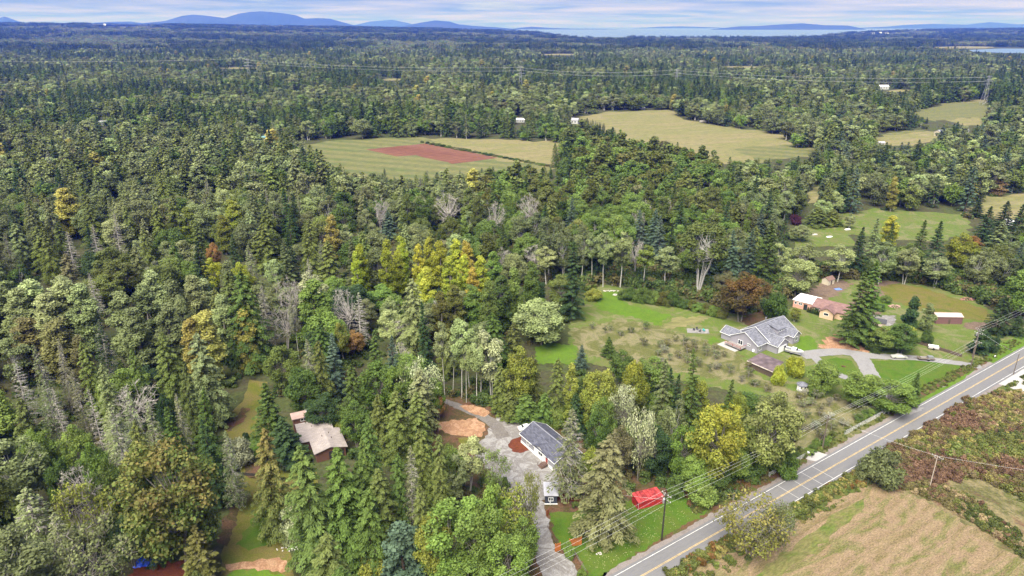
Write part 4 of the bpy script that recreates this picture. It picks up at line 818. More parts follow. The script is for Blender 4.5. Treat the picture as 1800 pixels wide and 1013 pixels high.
HAND = '''
# lower left corner
maple 322 758 -1003 165 orange-topped
spruce 338 918 15 92 yellow-green-fir
open 150 912 19 160 leaf-pale
dying 40 858 21 118 grey-green
bare 132 806 20 70 grey
open 128 842 18 120 yellow-green
maple 92 800 17 56 green
alder 16 766 22 95 grey-green
maple 160 770 19 60 leaf green
maple 182 802 17 50 leaf green
dying 196 705 27 78 grey-green
cedar 228 745 26 70 olive
dying 397 756 21 52 grey-green
bush 415 770 8 50 grey
fir 362 735 24 60 dark green
cedar 245 820 24 60 dark green
maple 215 900 14 70 dark green
dying 90 905 17 80 grey-green
# cedars around the tan house
cedar 485 757 -938 92 brown-topped
fir 508 735 -812 80 dark green
fir 482 668 -800 78 green
cedar 566 780 -1003 118 green
cedar 612 795 -1000 118 green
cedar 678 820 -985 86 olive
cedar 640 812 -975 90 green
cedar 655 858 -1012 90 green
cedar 580 860 16 90 green
cedar 540 880 14 70 green
dying 716 784 26 62 brownish
cedar 755 756 -905 66 olive
cedar 692 790 25 60 green
cedar 648 768 23 56 green
cedar 735 852 21 56 olive
cedar 775 800 22 52 olive
pine 705 924 15 120 blue-green
bush 655 970 7 76 yellow-green
bush 515 892 -948 54 cream-leaved
maple 800 873 22 140 leaf green
maple 760 895 19 90 yellow-green
maple 850 878 21 115 leaf green
maple 885 940 16 110 leaf green
maple 835 985 13 110 leaf green
open 928 808 21 50 yellow-green
open 900 850 18 110 yellow-green
maple 870 845 19 75 bright green
maple 918 905 15 70 bright green
alder 822 766 16 62 pale green
open 868 786 13 66 bright green
maple 790 776 17 50 leaf green
alder 800 800 15 52 grey-green
cedar 770 760 22 50 olive
# left slope: snags and greys
snag 20 632 23 56 grey
snag 92 678 21 30 grey
snag 156 684 21 40 grey
dying 66 604 24 54 grey-green
dying 128 648 22 46 brownish
cedar 176 640 23 52 grey-green
dying 96 600 23 34 grey
cedar 285 582 27 72 olive
cedar 322 640 25 56 olive
cedar 378 586 -748 88 grey-green
fir 345 684 24 62 green
fir 298 714 20 58 green
dying 312 694 22 40 brownish
bare 232 668 18 90 grey
dying 218 690 22 56 grey-green
dying 262 706 20 42 grey-green
dying 186 716 21 60 grey-green
maple 52 752 17 70 bright green
maple 122 742 18 66 bright green
cedar 148 600 24 50 olive
cedar 240 614 24 40 green
maple 255 640 15 50 dark green
maple 285 690 14 40 dark green
cedar 30 700 20 60 olive
# pale cottonwoods at the left edge
poplar 50 492 26 90 pale green
poplar 105 488 27 84 pale green
poplar 18 508 25 80 pale green
poplar 78 516 24 80 pale green
poplar 138 500 26 72 pale green
poplar 35 560 22 80 pale-olive
poplar 95 560 22 76 pale-olive
poplar 130 590 22 50 pale-olive
alder 12 580 20 70 grey-green
poplar 205 512 27 76 grey-green
poplar 250 500 28 74 leaf-pale
poplar 262 478 27 56 pale green
poplar 300 492 27 64 leaf-pale
poplar 338 484 27 66 pale green
poplar 232 540 25 70 grey-green
poplar 285 535 25 70 leaf-pale
poplar 352 545 25 80 golden
poplar 335 560 24 60 golden
poplar 424 545 22 50 golden
poplar 385 520 24 54 pale green
poplar 318 520 25 50 pale green
snag 158 478 20 34 grey
dying 170 560 22 50 dark green
# left mid: mixed
poplar 110 330 27 56 golden
cedar 78 348 27 40 grey-green
cedar 48 358 26 40 grey-green
cedar 24 392 24 56 grey-green
cedar 152 342 27 50 olive
maple 232 345 26 90 grey-green
snag 115 408 20 36 grey
snag 196 375 24 30 grey
snag 160 395 22 30 grey
cedar 222 362 25 34 olive
cedar 268 356 25 34 olive
cedar 298 345 26 48 olive
cedar 251 400 23 34 olive
cedar 76 412 22 40 olive
cedar 110 446 20 46 brownish
alder 25 460 18 44 green
maple 195 455 18 80 olive
maple 280 458 19 70 olive
alder 265 455 17 36 grey
maple 175 480 15 70 olive
cedar 236 432 20 40 grey-green
maple 365 450 17 46 yellow
maple 420 458 17 46 yellow
maple 340 352 23 60 pale green
poplar 325 366 20 40 yellow-green
poplar 405 352 22 46 yellow-green
poplar 388 378 20 40 yellow-green
cedar 345 390 20 40 olive
rustm 370 425 14 26 rust
cedar 478 360 -438 44 olive
fir 503 368 24 30 green
alder 545 330 24 46 pale green
alder 575 338 24 44 grey-green
maple 600 352 24 60 green
bare 668 342 25 36 pinkgrey
fir 686 370 -426 46 blue-green
poplar 712 340 25 34 olive
alder 740 332 25 40 green
bare 785 335 24 56 brownish
poplar 822 330 26 36 olive
poplar 838 345 25 34 olive
poplar 815 382 16 22 leaf green
bare 875 346 25 40 brownish
bare 930 335 25 44 grey
fir 1005 346 24 32 blue-green
# woods inside the lot
cedar 450 478 -648 92 green
cedar 418 480 -625 66 olive
cedar 430 520 26 60 olive
dying 462 500 24 40 grey
bare 505 480 24 56 brownish
bare 492 530 20 50 brownish
birch 528 520 -645 20 grey
poplar 562 492 -612 70 bright green
alder 545 470 24 60 cream-leaved
bare 600 500 23 60 grey
snag 626 515 22 50 grey
alder 598 562 17 30 yellow-green
rustm 622 580 -628 44 rust
fir 592 586 -700 52 blue-green
maple 502 604 -690 76 olive
maple 530 640 17 76 green
maple 560 690 12 70 dark green
cedar 560 600 23 50 olive
fir 655 582 24 56 green
fir 684 590 24 50 blue-green
bare 705 556 -625 50 grey
cedar 730 490 -640 66 grey-green
fir 745 530 25 40 dark green
maple 662 630 18 86 leaf green
cedar 615 640 22 56 green
maple 700 636 18 70 leaf green
open 738 622 20 90 cream-leaved
cedar 735 650 20 74 grey-green
maple 765 660 14 40 leaf green
rustm 770 690 9 26 rust
cedar 668 692 -800 58 olive
cedar 702 686 -815 64 olive
cedar 640 730 22 60 green
cedar 735 690 -800 62 olive
maple 620 700 15 60 leaf green
bush 580 718 6 60 leaf green
maple 680 520 15 40 pale green
alder 685 540 17 50 pale green
birch 782 556 -697 32 pale green
birch 796 568 -695 26 pale green
birch 812 553 -700 40 pale green
birch 826 560 -690 36 pale green
birch 845 566 -694 38 pale green
birch 838 585 -710 30 pale green
birch 820 590 -708 26 pale green
alder 862 568 -700 66 cream-leaved
poplar 800 500 -590 46 olive-green
poplar 832 500 -585 48 leaf green
poplar 880 484 -590 52 green
poplar 858 495 24 44 leaf green
poplar 775 515 22 44 olive-green
poplar 905 470 24 44 leaf green
poplar 930 460 23 40 leaf green
maple 950 526 -605 100 pale green
fir 1005 427 -562 58 dark green
bush 1045 508 5 30 yellow-green
poplar 640 430 -530 40 lime yellow
poplar 628 445 22 34 lime yellow
poplar 682 424 -535 40 lime yellow
poplar 705 415 24 34 lime yellow
poplar 700 440 20 36 yellow
poplar 735 430 22 36 yellow
poplar 752 418 23 34 yellow
poplar 772 425 22 40 yellow
poplar 800 420 22 36 yellow
poplar 822 424 22 34 amber
poplar 750 470 20 44 yellow
poplar 790 452 22 44 lime yellow
poplar 815 448 21 36 lime yellow
poplar 830 470 19 34 amber
poplar 845 450 22 40 lime yellow
poplar 870 440 22 44 leaf green
poplar 735 480 16 30 lime yellow
cedar 580 425 -505 52 olive
fir 615 415 25 36 grey-green
cedar 542 410 24 44 olive
fir 500 420 23 40 grey-green
cedar 462 395 22 60 olive
dying 438 430 21 36 grey-green
alder 478 452 17 36 pale green
snag 540 455 18 30 grey
# strip along the lot's right side
maple 912 604 -730 68 yellow-green
cedar 940 622 -720 44 olive
cedar 880 645 -726 48 olive
maple 908 655 -730 54 olive
cedar 978 634 -745 52 olive
poplar 1002 640 -760 38 yellow-green
maple 1052 642 -760 72 yellow-green
maple 1036 678 15 50 yellow-green
maple 1108 630 -740 56 gold-topped
maple 1098 612 13 52 green
fir 1070 592 -628 32 green
fir 1020 606 -650 30 blue-green
fir 1156 634 -790 58 grey-green
fir 1212 614 -760 50 green
fir 1266 664 -790 42 green
open 1098 660 19 56 cream-leaved
open 1120 694 -845 62 cream-leaved
alder 1172 692 -830 50 grey-green
maple 1180 680 18 60 leaf green
maple 1145 735 14 46 leaf green
fir 1190 650 22 46 dark green
maple 1226 660 16 50 yellow-green
maple 1245 706 -858 118 gold-topped
maple 1290 700 16 60 yellow
maple 1340 680 -840 112 pale-yellow
maple 1300 682 16 60 yellow-green
maple 1290 770 12 76 leaf green
maple 1228 800 11 66 leaf green
maple 1360 760 12 80 green
maple 1260 800 10 70 green
bush 1320 790 8 60 green
bush 1385 795 7 50 leaf green
bush 1190 838 5 40 green
bush 1235 845 6 60 leaf green
dying 998 718 -872 84 grey-green
cedar 1057 768 -945 124 dry-olive
maple 1085 742 -840 58 brownish
bush 1040 790 -835 44 yellow-green
cedar 925 690 -742 54 green
cedar 897 688 -736 46 olive
cedar 955 690 -745 44 green
cedar 1012 690 -770 44 dark green
maple 1060 695 -790 56 leaf green
bush 985 712 -748 40 leaf green
maple 1150 745 -836 70 dark green
maple 1196 742 -842 76 leaf green
maple 1106 745 -812 60 green
fir 1178 658 -792 44 dark green
maple 1312 742 -828 72 leaf green
maple 1050 720 -800 50 green
# behind the pasture
alder 915 372 24 46 leaf-pale
alder 940 366 24 50 leaf-pale
alder 965 376 -490 44 leaf-pale
alder 992 384 -495 40 leaf-pale
alder 1020 386 -495 40 leaf-pale
birch 960 430 -500 40 pale green
birch 1060 398 -505 36 pale green
birch 1040 405 -500 28 pale green
birch 1090 404 -505 42 pale green
birch 1130 425 -505 38 bright green
birch 1168 432 -508 46 pale green
bare 1122 415 20 40 grey
bare 885 430 17 44 grey
bare 940 425 17 44 grey
maple 905 440 16 50 pale green
fir 1128 370 24 38 blue-green
fir 1152 368 24 42 blue-green
fir 1165 380 25 42 blue-green
fir 1200 355 25 36 dark green
fir 1180 395 22 40 dark green
bigtree 1226 384 -520 88 olive
fir 1255 400 25 40 blue-green
fir 1285 405 -500 44 blue-green
fir 1312 402 -492 44 blue-green
fir 1342 392 -500 62 green
fir 1340 362 22 30 blue-green
fir 1362 372 22 34 grey-green
fir 1385 372 23 26 dark green
poplar 1316 358 22 18 bright green
maple 1300 478 -565 80 brown-olive
maple 1275 474 12 46 brownish
maple 1336 488 11 50 brown-olive
bush 1362 516 -558 48 green
alder 1375 426 17 44 pale green
alder 1420 424 17 50 pale green
alder 1470 424 -495 52 pale green
maple 1400 452 -520 62 pale green
maple 1410 395 9 36 pale green
bush 1400 377 6 20 purple
fir 1500 398 -485 40 dark green
fir 1528 384 -470 40 grey-green
fir 1555 392 -465 30 dark green
poplar 1570 380 17 36 yellow
fir 1608 388 -470 36 green
fir 1634 390 -490 52 dark green
maple 1680 406 -485 62 gold-topped
alder 1545 418 -500 52 grey-green
alder 1588 430 -500 46 pale green
alder 1640 440 -506 48 pale green
alder 1712 436 -512 46 grey-green
alder 1738 440 -508 46 grey-green
alder 1760 448 -515 40 grey-green
maple 1795 468 -570 80 bright green
fir 1740 362 22 46 dark green
fir 1772 354 22 56 dark green
fir 1765 388 21 60 grey-green
fir 1800 360 22 50 dark green
fir 1716 350 -382 30 dark green
rustm 1715 414 10 36 rust
cedar 1435 364 -398 46 olive
cedar 1460 368 -396 44 olive
alder 1450 350 14 36 pale green
alder 1496 374 9 22 pale green
poplar 1565 312 -372 26 golden
poplar 1710 320 13 32 golden
poplar 1752 312 -345 34 peach
fir 1605 245 -300 30 dark green
fir 1642 265 20 22 dark green
fir 1520 218 -256 28 dark green
# around the neighbours' houses
fir 1512 456 -604 66 green
fir 1494 478 -607 62 green
fir 1528 500 21 50 green
pine 1595 522 -577 40 dark green
pine 1625 534 -582 34 grey-green
maple 1548 572 -618 62 leaf green
maple 1580 568 -622 60 green
maple 1600 572 9 36 yellow-green
bush 1628 580 -606 24 green
bush 1535 585 -616 36 green
cedar 1750 522 -588 50 dark green
cedar 1786 556 -590 34 dark green
fir 1600 653 -714 36 green
pine 1716 580 -622 50 dark green
bush 1740 592 -618 26 dark green
maple 1506 650 -716 66 bright green
maple 1565 668 -728 76 leaf green
maple 1535 660 8 50 bright green
maple 1445 634 -690 66 leaf green
bush 1436 652 -694 36 leaf green
bush 1396 626 -662 34 yellow
bush 1368 642 -678 28 yellow
alder 1400 540 6 24 yellow-green
bush 1558 520 -532 20 bright green
bush 1545 534 -546 24 green
# roadside
open 1318 864 -975 150 bright-sparse
open 1360 880 -968 80 leaf-pale
bush 1545 790 -852 78 leaf-pale
bush 1525 810 -846 50 leaf-pale
bush 1000 954 -980 22 leaf green
bush 1022 1000 -1018 18 leaf green
bush 600 742 -762 22 yellow-green
bush 434 760 -776 12 dark green
bush 418 790 -812 26 grey-green
'''
TINT.update({
 'yellow-green-fir': ((0.13, 0.14, 0.035), (0.19, 0.185, 0.06)), 'pale-olive': ((0.14, 0.135, 0.045), (0.19, 0.185, 0.08)), 'leaf-pale': ((0.115, 0.14, 0.055), (0.17, 0.19, 0.085)),
 'pinkgrey': ((0.20, 0.165, 0.14), (0.25, 0.21, 0.18)), 'olive-green': ((0.105, 0.12, 0.03), (0.15, 0.15, 0.04)), 'amber': ((0.32, 0.28, 0.05), (0.40, 0.31, 0.06)),
 'pale-yellow': ((0.15, 0.19, 0.045), (0.30, 0.33, 0.12)), 'dry-olive': ((0.12, 0.125, 0.052), (0.155, 0.15, 0.072)), 'brown-olive': ((0.10, 0.09, 0.03), (0.20, 0.115, 0.035)),
 'peach': ((0.30, 0.21, 0.11), (0.38, 0.26, 0.14)), 'bright-sparse': ((0.17, 0.195, 0.04), (0.27, 0.25, 0.07))})
SAY = {'yellow-green-fir': 'yellow-green', 'pale-olive': 'pale olive', 'leaf-pale': 'soft green', 'pinkgrey': 'pinkish grey', 'olive-green': 'olive green', 'pale-yellow': 'pale-topped yellowish',
       'dry-olive': 'dry olive', 'brown-olive': 'brown and olive', 'bright-sparse': 'sparse yellow-green', 'brownish': 'brownish'}
for ln in HAND.strip().splitlines():
    q = ln.split()
    if ln.startswith('#'): continue
    T('maple' if q[0] == 'rustm' else q[0], float(q[1]), float(q[2]), float(q[3]), float(q[4]), ' '.join(q[5:]))

# open places that stay in view: (pixel outlines)
KEEP = [
 [(1055,1020),(1190,935),(1260,895),(1400,815),(1395,700),(1300,672),(1215,650),(1130,610),(1000,640),(945,638),(940,606),(1000,590),(1012,560),(1055,500),(1180,505),(1265,540),(1340,560),(1400,505),(1440,487),(1560,487),(1700,505),(1740,520),(1800,560),(2100,540),(2100,1300),(1000,1300)],
 [(930,1100),(945,925),(905,860),(830,795),(770,772),(765,702),(800,700),(870,722),(915,738),(965,740),(1035,800),(975,815),(985,885),(1012,900),(1100,868),(1170,858),(1250,893),(1060,1100)],
 [(508,716),(548,716),(590,728),(635,740),(630,785),(606,790),(575,800),(530,790),(508,760)],
 [(385,1100),(390,950),(425,855),(422,790),(392,752),(405,725),(432,690),(440,662),(478,668),(480,740),(470,830),(495,905),(515,1005),(515,1100)],
 [(225,1060),(228,965),(285,965),(330,1000),(330,1060)],
 [(525,250),(600,245),(740,240),(830,244),(985,250),(990,285),(975,293),(900,292),(820,302),(700,304),(620,298),(560,276)],
 [(1015,207),(1060,197),(1178,192),(1195,206),(1260,220),(1375,238),(1380,256),(1330,272),(1290,272),(1230,260),(1110,240),(1040,215)],
 [(1320,265),(1380,258),(1440,264),(1420,274),(1340,280)],
 [(1600,198),(1665,181),(1735,176),(1740,190),(1742,208),(1720,220),(1690,220),(1640,212)],
 [(1530,246),(1570,232),(1610,228),(1660,234),(1640,246),(1590,256)],
 [(1475,378),(1540,370),(1620,374),(1690,380),(1695,405),(1640,412),(1560,405),(1490,405)],
 [(1700,375),(1725,350),(1800,338),(1880,335),(1880,365),(1760,372)],
 [(1388,415),(1430,395),(1495,408),(1490,430),(1405,432)],
 [(1416,340),(1436,328),(1445,335),(1440,350),(1420,352)],
 [(172,208),(190,206),(190,224),(172,226)], [(455,236),(478,236),(478,248),(455,248)],
 [(905,208),(925,206),(925,220),(905,220)], [(1000,208),(1022,206),(1022,218),(1000,218)], [(1540,150),(1568,150),(1568,158),(1540,158)],
 [(520,247),(600,244),(600,250),(520,252)],
]
KEEP_FAR = [[(1700,84),(1760,83),(1900,86),(1900,95),(1760,94),(1705,91)]] + [[(a-d_, c_-1.2),(a+d_, c_-1.2),(a+d_, c_+w_),(a-d_, c_+w_)] for a, c_, d_, w_ in ((205,62,44,2),(255,61,36,1.5),(1690,83,50,2),(1580,160,26,3),(1300,118,34,2),(690,140,20,3),(420,120,34,2),(980,96,30,2))]
def inside(poly, u, v):
    u = np.asarray(u); v = np.asarray(v); r = np.zeros(u.shape, bool); n = len(poly); j = n-1
    for i in range(n):
        xi, yi = poly[i]; xj, yj = poly[j]
        with np.errstate(divide='ignore', invalid='ignore'):
            k = ((yi > v) != (yj > v)) & (u < (xj-xi)*(v-yi)/((yj-yi) if yj != yi else 1e-9)+xi)
        r ^= k; j = i
    return r
def pixn(x, y, z):
    d = y*CP-(z-HCAM)*SP; up = y*SP+(z-HCAM)*CP
    return CXP+FPX*x/d, CYP-FPX*up/d
def blocked(x, y, H, R, polys):
    bad = np.zeros(x.shape, bool)
    for fz, fr in ((0.02, 0), (0.25, 0), (0.5, 0), (0.75, 0), (1.0, 0), (0.35, 0.8), (0.35, -0.8), (0.1, 0.6), (0.1, -0.6), (0.65, 0.5), (0.65, -0.5)):
        u, v = pixn(x+R*fr, y, H*fz)
        for p in polys: bad |= inside(p, u, v)
    return bad
_perm = NPR.random((64, 64))
def vnoise(x, y, s):
    x = np.asarray(x)/s; y = np.asarray(y)/s; xi = np.floor(x).astype(int); yi = np.floor(y).astype(int); fx = x-xi; fy = y-yi
    fx = fx*fx*(3-2*fx); fy = fy*fy*(3-2*fy); g = lambda a, b: _perm[a % 64, b % 64]
    return (g(xi,yi)*(1-fx)+g(xi+1,yi)*fx)*(1-fy)+(g(xi,yi+1)*(1-fx)+g(xi+1,yi+1)*fx)*fy
# kinds that fill the woods, by where they stand: (kind, tint, weight)
MIX_LL = [('maple','leaf-pale',1.2),('cedar','olive',2),('dying','grey-green',2),('maple','leaf green',2),('maple','dark green',2),('cedar','dark green',2),('alder','grey-green',1.5),('maple','bright green',0.6)]
MIX_LOT = [('cedar','green',4),('cedar','olive',3),('maple','leaf green',1.5),('fir','green',1)]
MIX_STRIP = [('maple','leaf green',4),('maple','green',3),('maple','yellow-green',1.3),('fir','green',1.5),('alder','grey-green',1.2),('cedar','olive',1)]
MIX_PALE = [('poplar','pale green',3),('poplar','leaf-pale',3),('poplar','grey-green',2),('cedar','olive',1),('alder','grey-green',1)]
MIX_MID = [('cedar','olive',3),('cedar','green',2),('dying','grey-green',0.9),('maple','leaf green',1.6),('alder','grey-green',1.6),('fir','dark green',1.4),('maple','olive',1.2),('bare','brownish',0.7),('maple','dark green',1)]
MIX_UL = [('cedar','olive',2.4),('cedar','grey-green',1.7),('fir','dark green',1.4),('alder','grey-green',2.0),('maple','olive',1.8),('maple','leaf-pale',1.5),('maple','grey-green',1.5),('dying','grey-green',0.7),('snag','grey',0.3),('alder','pale green',1.1),('maple','green',1),('maple','brownish',0.25),('poplar','golden',0.15)]
MIX_CTR = [('alder','leaf green',2),('maple','leaf green',2.4),('poplar','olive',1.4),('alder','olive-green',2),('fir','green',1.3),('cedar','olive',1),('bare','brownish',0.35),('maple','green',1.6),('fir','dark green',0.7)]
MIX_R = [('maple','leaf-pale',2.2),('alder','pale green',1.6),('fir','dark green',1.6),('cedar','olive',1),('maple','leaf green',1.6),('alder','leaf-pale',1.6),('fir','blue-green',0.5),('maple','olive',1)]
def mix_at(u, v):
    if v > 640: return MIX_LL if u < 440 else MIX_LOT if u < 860 else MIX_STRIP
    if v > 475 and u < 430: return MIX_PALE
    if v > 440 and u < 1000: return MIX_MID
    if u < 850: return MIX_UL
    if u < 1290: return MIX_CTR
    return MIX_R
SIZE = dict(open=(8, 12, .4, .5), cedar=(19, 28, 0.2, 0.27), fir=(20, 30, 0.17, 0.23), dying=(17, 24, 0.18, 0.23), snag=(16, 22, 0.14, 0.19), maple=(14, 21, 0.34, 0.46), alder=(16, 23, 0.25, 0.34), poplar=(20, 27, 0.22, 0.30), bare=(15, 20, 0.22, 0.3))
YSPLIT = 400.0
cell = 9.6; rngf = np.random.default_rng(5); cand = []
for yy in np.arange(84, YSPLIT, cell):
    for xx in np.arange(-0.86*yy-30, 0.86*yy+30, cell): cand.append((xx+rngf.uniform(-0.48, 0.48)*cell, yy+rngf.uniform(-0.48, 0.48)*cell))
cand = np.array(cand); hx = np.array([t_['x'] for t_ in TREES]); hy = np.array([t_['y'] for t_ in TREES]); hr = np.array([t_['R'] for t_ in TREES])
fill = []
for x, y in cand:
    u, v, _d = pix(x, y, 18.0); m_ = mix_at(u, v); w = np.array([q[2] for q in m_]); k = m_[rngf.choice(len(m_), p=w/w.sum())]
    a = SIZE[k[0]]; H = rngf.uniform(a[0], a[1]); R = H*rngf.uniform(a[2], a[3])
    if v > 640 and u > 860: H *= 0.7; R *= 0.8
    if 470 < v < 700 and u > 430: H *= 0.86
    fill.append((x, y, H, R, k[0], k[1]))
fx = np.array([f[0] for f in fill]); fy = np.array([f[1] for f in fill]); fH = np.array([f[2] for f in fill]); fR = np.array([f[3] for f in fill])
ok = ~blocked(fx, fy, fH, fR, KEEP)
dist = np.sqrt((fx[:, None]-hx)**2+(fy[:, None]-hy)**2); ok &= (dist > 0.66*(hr[None, :]+np.minimum(fR, 4.5)[:, None])).all(1)
uT, vT = pixn(fx, fy, fH); ok &= (uT > -110) & (uT < 1910) & (vT < 1075)
# a filler never stands in front of a tree placed by eye and hides its upper half
hT = np.array([t_['H'] for t_ in TREES]); hu, hv = pixn(hx, hy, hT); hmu, hmv = pixn(hx, hy, hT*0.55)
for i in np.nonzero(ok)[0]:
    ru = fR[i]*FPX/(fy[i]*CP+HCAM*SP)
    near = (hy > fy[i]) & (np.abs(hmu-uT[i]) < ru*0.8+6) & (vT[i] < hmv-2) & (vT[i]+3.0*ru > hv)
    if near.any(): ok[i] = False
for i in np.nonzero(ok)[0]:
    TREES.append(dict(kind=fill[i][4], x=fx[i], y=fy[i], H=fH[i], R=fR[i], tint=fill[i][5], hand=False))
# orchard rows, hazel bushes, clipped hedges
def rows(kind, px, du, dv, H, R, tint, seed, keep=1.0, jit=0.5):
    rng = np.random.default_rng(seed); P = [G(*p) for p in px]; poly = [(p.x, p.y) for p in P]
    x0, x1 = min(p[0] for p in poly), max(p[0] for p in poly); y0, y1 = min(p[1] for p in poly), max(p[1] for p in poly)
    ca, sa = math.cos(ROADANG), math.sin(ROADANG); c0 = np.array([(x0+x1)/2, (y0+y1)/2]); M = int(max(x1-x0, y1-y0)/min(du, dv))+2
    for i in range(-M, M):
        for j in range(-M, M):
            a, b_ = i*du, j*dv; x = c0[0]+a*ca-b_*sa+rng.normal()*jit; y = c0[1]+a*sa+b_*ca+rng.normal()*jit
            if inside(poly, np.array([x]), np.array([y]))[0] and rng.random() < keep:
                tt = tint[rng.integers(len(tint))]; TREES.append(dict(kind=kind, x=x, y=y, H=H*rng.uniform(0.7, 1.25), R=R*rng.uniform(0.75, 1.25), tint=tt, hand=True))
rows('fruit', [(1015,575),(1060,565),(1130,580),(1120,592),(1040,600)], 4.6, 5.4, 3.2, 1.3, ['olive', 'grey-green'], 1, 0.7)
rows('fruit', [(1120,598),(1230,600),(1300,640),(1380,680),(1350,690),(1260,662),(1150,640)], 4.4, 4.6, 3.6, 1.6, ['grey-green', 'pale-olive', 'grey-green', 'grey'], 2, 0.75)
rows('fruit', [(1400,690),(1480,705),(1560,728),(1500,760),(1440,780),(1400,770)], 3.8, 4.2, 3.0, 1.7, ['grey-green', 'pale-olive', 'grey'], 3, 0.9)
for i in range(26): T('bush', 742+i*9.2, 247.5+i*1.75+RND.uniform(-0.8, 0.4), -(251+i*1.72), RND.uniform(7, 19), RND.choice(['dark green', 'olive', 'brownish', 'green']))
for i in range(14): T('fir', 1028+i*2.6+RND.uniform(-1, 1), 207+i*0.8+RND.uniform(-2, 2), -(232+i*1.2), 8, 'dark green')
for u, vt, vb, w in ((985,232,288,22),(996,240,292,24),(1008,226,286,18),(976,252,294,18),(1020,238,290,22),(1034,246,286,20)): T('cedar', u, vt, -vb, w, RND.choice(['green', 'olive', 'dark green']))
for i in range(9): T('bush', 1098+i*10.5, 506+i*0.9+RND.uniform(-3, 3), -(527+i*1.4), 26, RND.choice(['leaf green', 'green', 'olive-green']))
for i in range(11): T('bush', 1182+i*8.5, 520+i*2.3+RND.uniform(-2, 2), -(536+i*2.2), 22, RND.choice(['olive-green', 'green', 'leaf green']))
for i in range(12): T('hedge', 1420+i*3.9, 540+i*0.95+RND.uniform(-1.2, 1.2), -(549+i*1.25), 5.0, 'green')
T('fruit', 1134, 562, -581, 17, 'leaf green')
for i in range(16):
    s = 84+i*2.0+RND.uniform(-0.4, 0.4); p = rp(s+8, 8.4+RND.uniform(-0.4, 0.4)); TREES.append(dict(kind='bush', x=p[0], y=p[1], H=RND.uniform(1.6, 2.6), R=RND.uniform(1.1, 1.6), tint=RND.choice(['green', 'leaf green']), hand=True))
for i in range(14):
    s = 46+i*2.3; p = rp(s+2, 7.2+RND.uniform(-0.6, 0.8)); TREES.append(dict(kind='bush', x=p[0], y=p[1], H=RND.uniform(1.2, 2.6), R=RND.uniform(1.0, 1.7), tint=RND.choice(['green', 'leaf green', 'olive']), hand=True))

# ------------------------------------------------------------------ scatter (for what nobody could count)
def scatter(name, protos, P, pid, scl, rot, t1, t2):
    col = bpy.data.collections.new(name+'_kinds')
    for i, m_ in enumerate(protos):
        o = bpy.data.objects.new('%s_kind_%02d' % (name, i), m_); col.objects.link(o)
    me = bpy.data.meshes.new(name); n = len(P); me.vertices.add(n); me.vertices.foreach_set('co', np.asarray(P, np.float32).ravel())
    def attr(nm, ty, dat, key): a = me.attributes.new(nm, ty, 'POINT'); a.data.foreach_set(key, np.ascontiguousarray(dat).ravel())
    attr('pid', 'INT', np.asarray(pid, np.int32), 'value')
    attr('scl', 'FLOAT_VECTOR', np.asarray(scl, np.float32), 'vector')
    r3 = np.zeros((n, 3), np.float32); r3[:, 2] = rot; attr('rotv', 'FLOAT_VECTOR', r3, 'vector')
    for nm, c in (('tint', t1), ('tint2', t2)):
        c4 = np.ones((n, 4), np.float32); c4[:, :3] = c; attr(nm, 'FLOAT_COLOR', c4, 'color')
    o = link(name, me); ng = bpy.data.node_groups.new(name, 'GeometryNodeTree')
    ng.interface.new_socket('Geometry', in_out='INPUT', socket_type='NodeSocketGeometry'); ng.interface.new_socket('Geometry', in_out='OUTPUT', socket_type='NodeSocketGeometry')
    gi = ng.nodes.new('NodeGroupInput'); go = ng.nodes.new('NodeGroupOutput'); ip = ng.nodes.new('GeometryNodeInstanceOnPoints'); ci = ng.nodes.new('GeometryNodeCollectionInfo')
    ci.inputs['Collection'].default_value = col; ci.inputs['Separate Children'].default_value = True; ci.inputs['Reset Children'].default_value = True
    ip.inputs['Pick Instance'].default_value = True
    def na(nm, ty): a = ng.nodes.new('GeometryNodeInputNamedAttribute'); a.data_type = ty; a.inputs['Name'].default_value = nm; return a.outputs['Attribute']
    lk = ng.links.new; lk(gi.outputs[0], ip.inputs['Points']); lk(ci.outputs[0], ip.inputs['Instance']); lk(na('pid', 'INT'), ip.inputs['Instance Index'])
    lk(na('rotv', 'FLOAT_VECTOR'), ip.inputs['Rotation']); lk(na('scl', 'FLOAT_VECTOR'), ip.inputs['Scale']); lk(ip.outputs[0], go.inputs[0])
    md = o.modifiers.new('scatter', 'NODES'); md.node_group = ng
    return o

# ------------------------------------------------------------------ woods beyond: one mass
MIX_FAR_C = [('fir','dark green',3),('cedar','green',2),('cedar','olive',1.2),('fir','green',2),('alder','grey-green',0.8),('maple','leaf green',0.8)]
MIX_FAR_D = [('maple','leaf-pale',2.6),('alder','grey-green',2.2),('maple','grey-green',1.8),('maple','olive',1.6),('alder','pale green',1.5),('maple','leaf green',1.6),('cedar','olive',1),('fir','dark green',0.8),('poplar','golden',0.05),('maple','brownish',0.35),('dying','grey-green',0.3)]
fr = np.random.default_rng(77); FX, FY, FS, FP, FT = [], [], [], [], []
fidx = {}
for i, f in enumerate(FARTREE): fidx.setdefault(f[0], []).append(i)
def add_far(x, y, kind, tint, H, R):
    i = fidx[kind][fr.integers(len(fidx[kind]))]; f = FARTREE[i]; FX.append(x); FY.append(y); FP.append(i); FS.append((R/f[3], R/f[3], H/f[2])); FT.append(tint)
counts = {}; TREES.sort(key=lambda t_: (not t_['hand'], t_['y'])); KEEPT = []
for t_ in TREES:
    k = t_['kind']; counts[k] = counts.get(k, 0)+1
    if counts[k] <= 300: KEEPT.append(t_)
    elif k in fidx: add_far(t_['x'], t_['y'], k, t_['tint'], t_['H'], t_['R'])
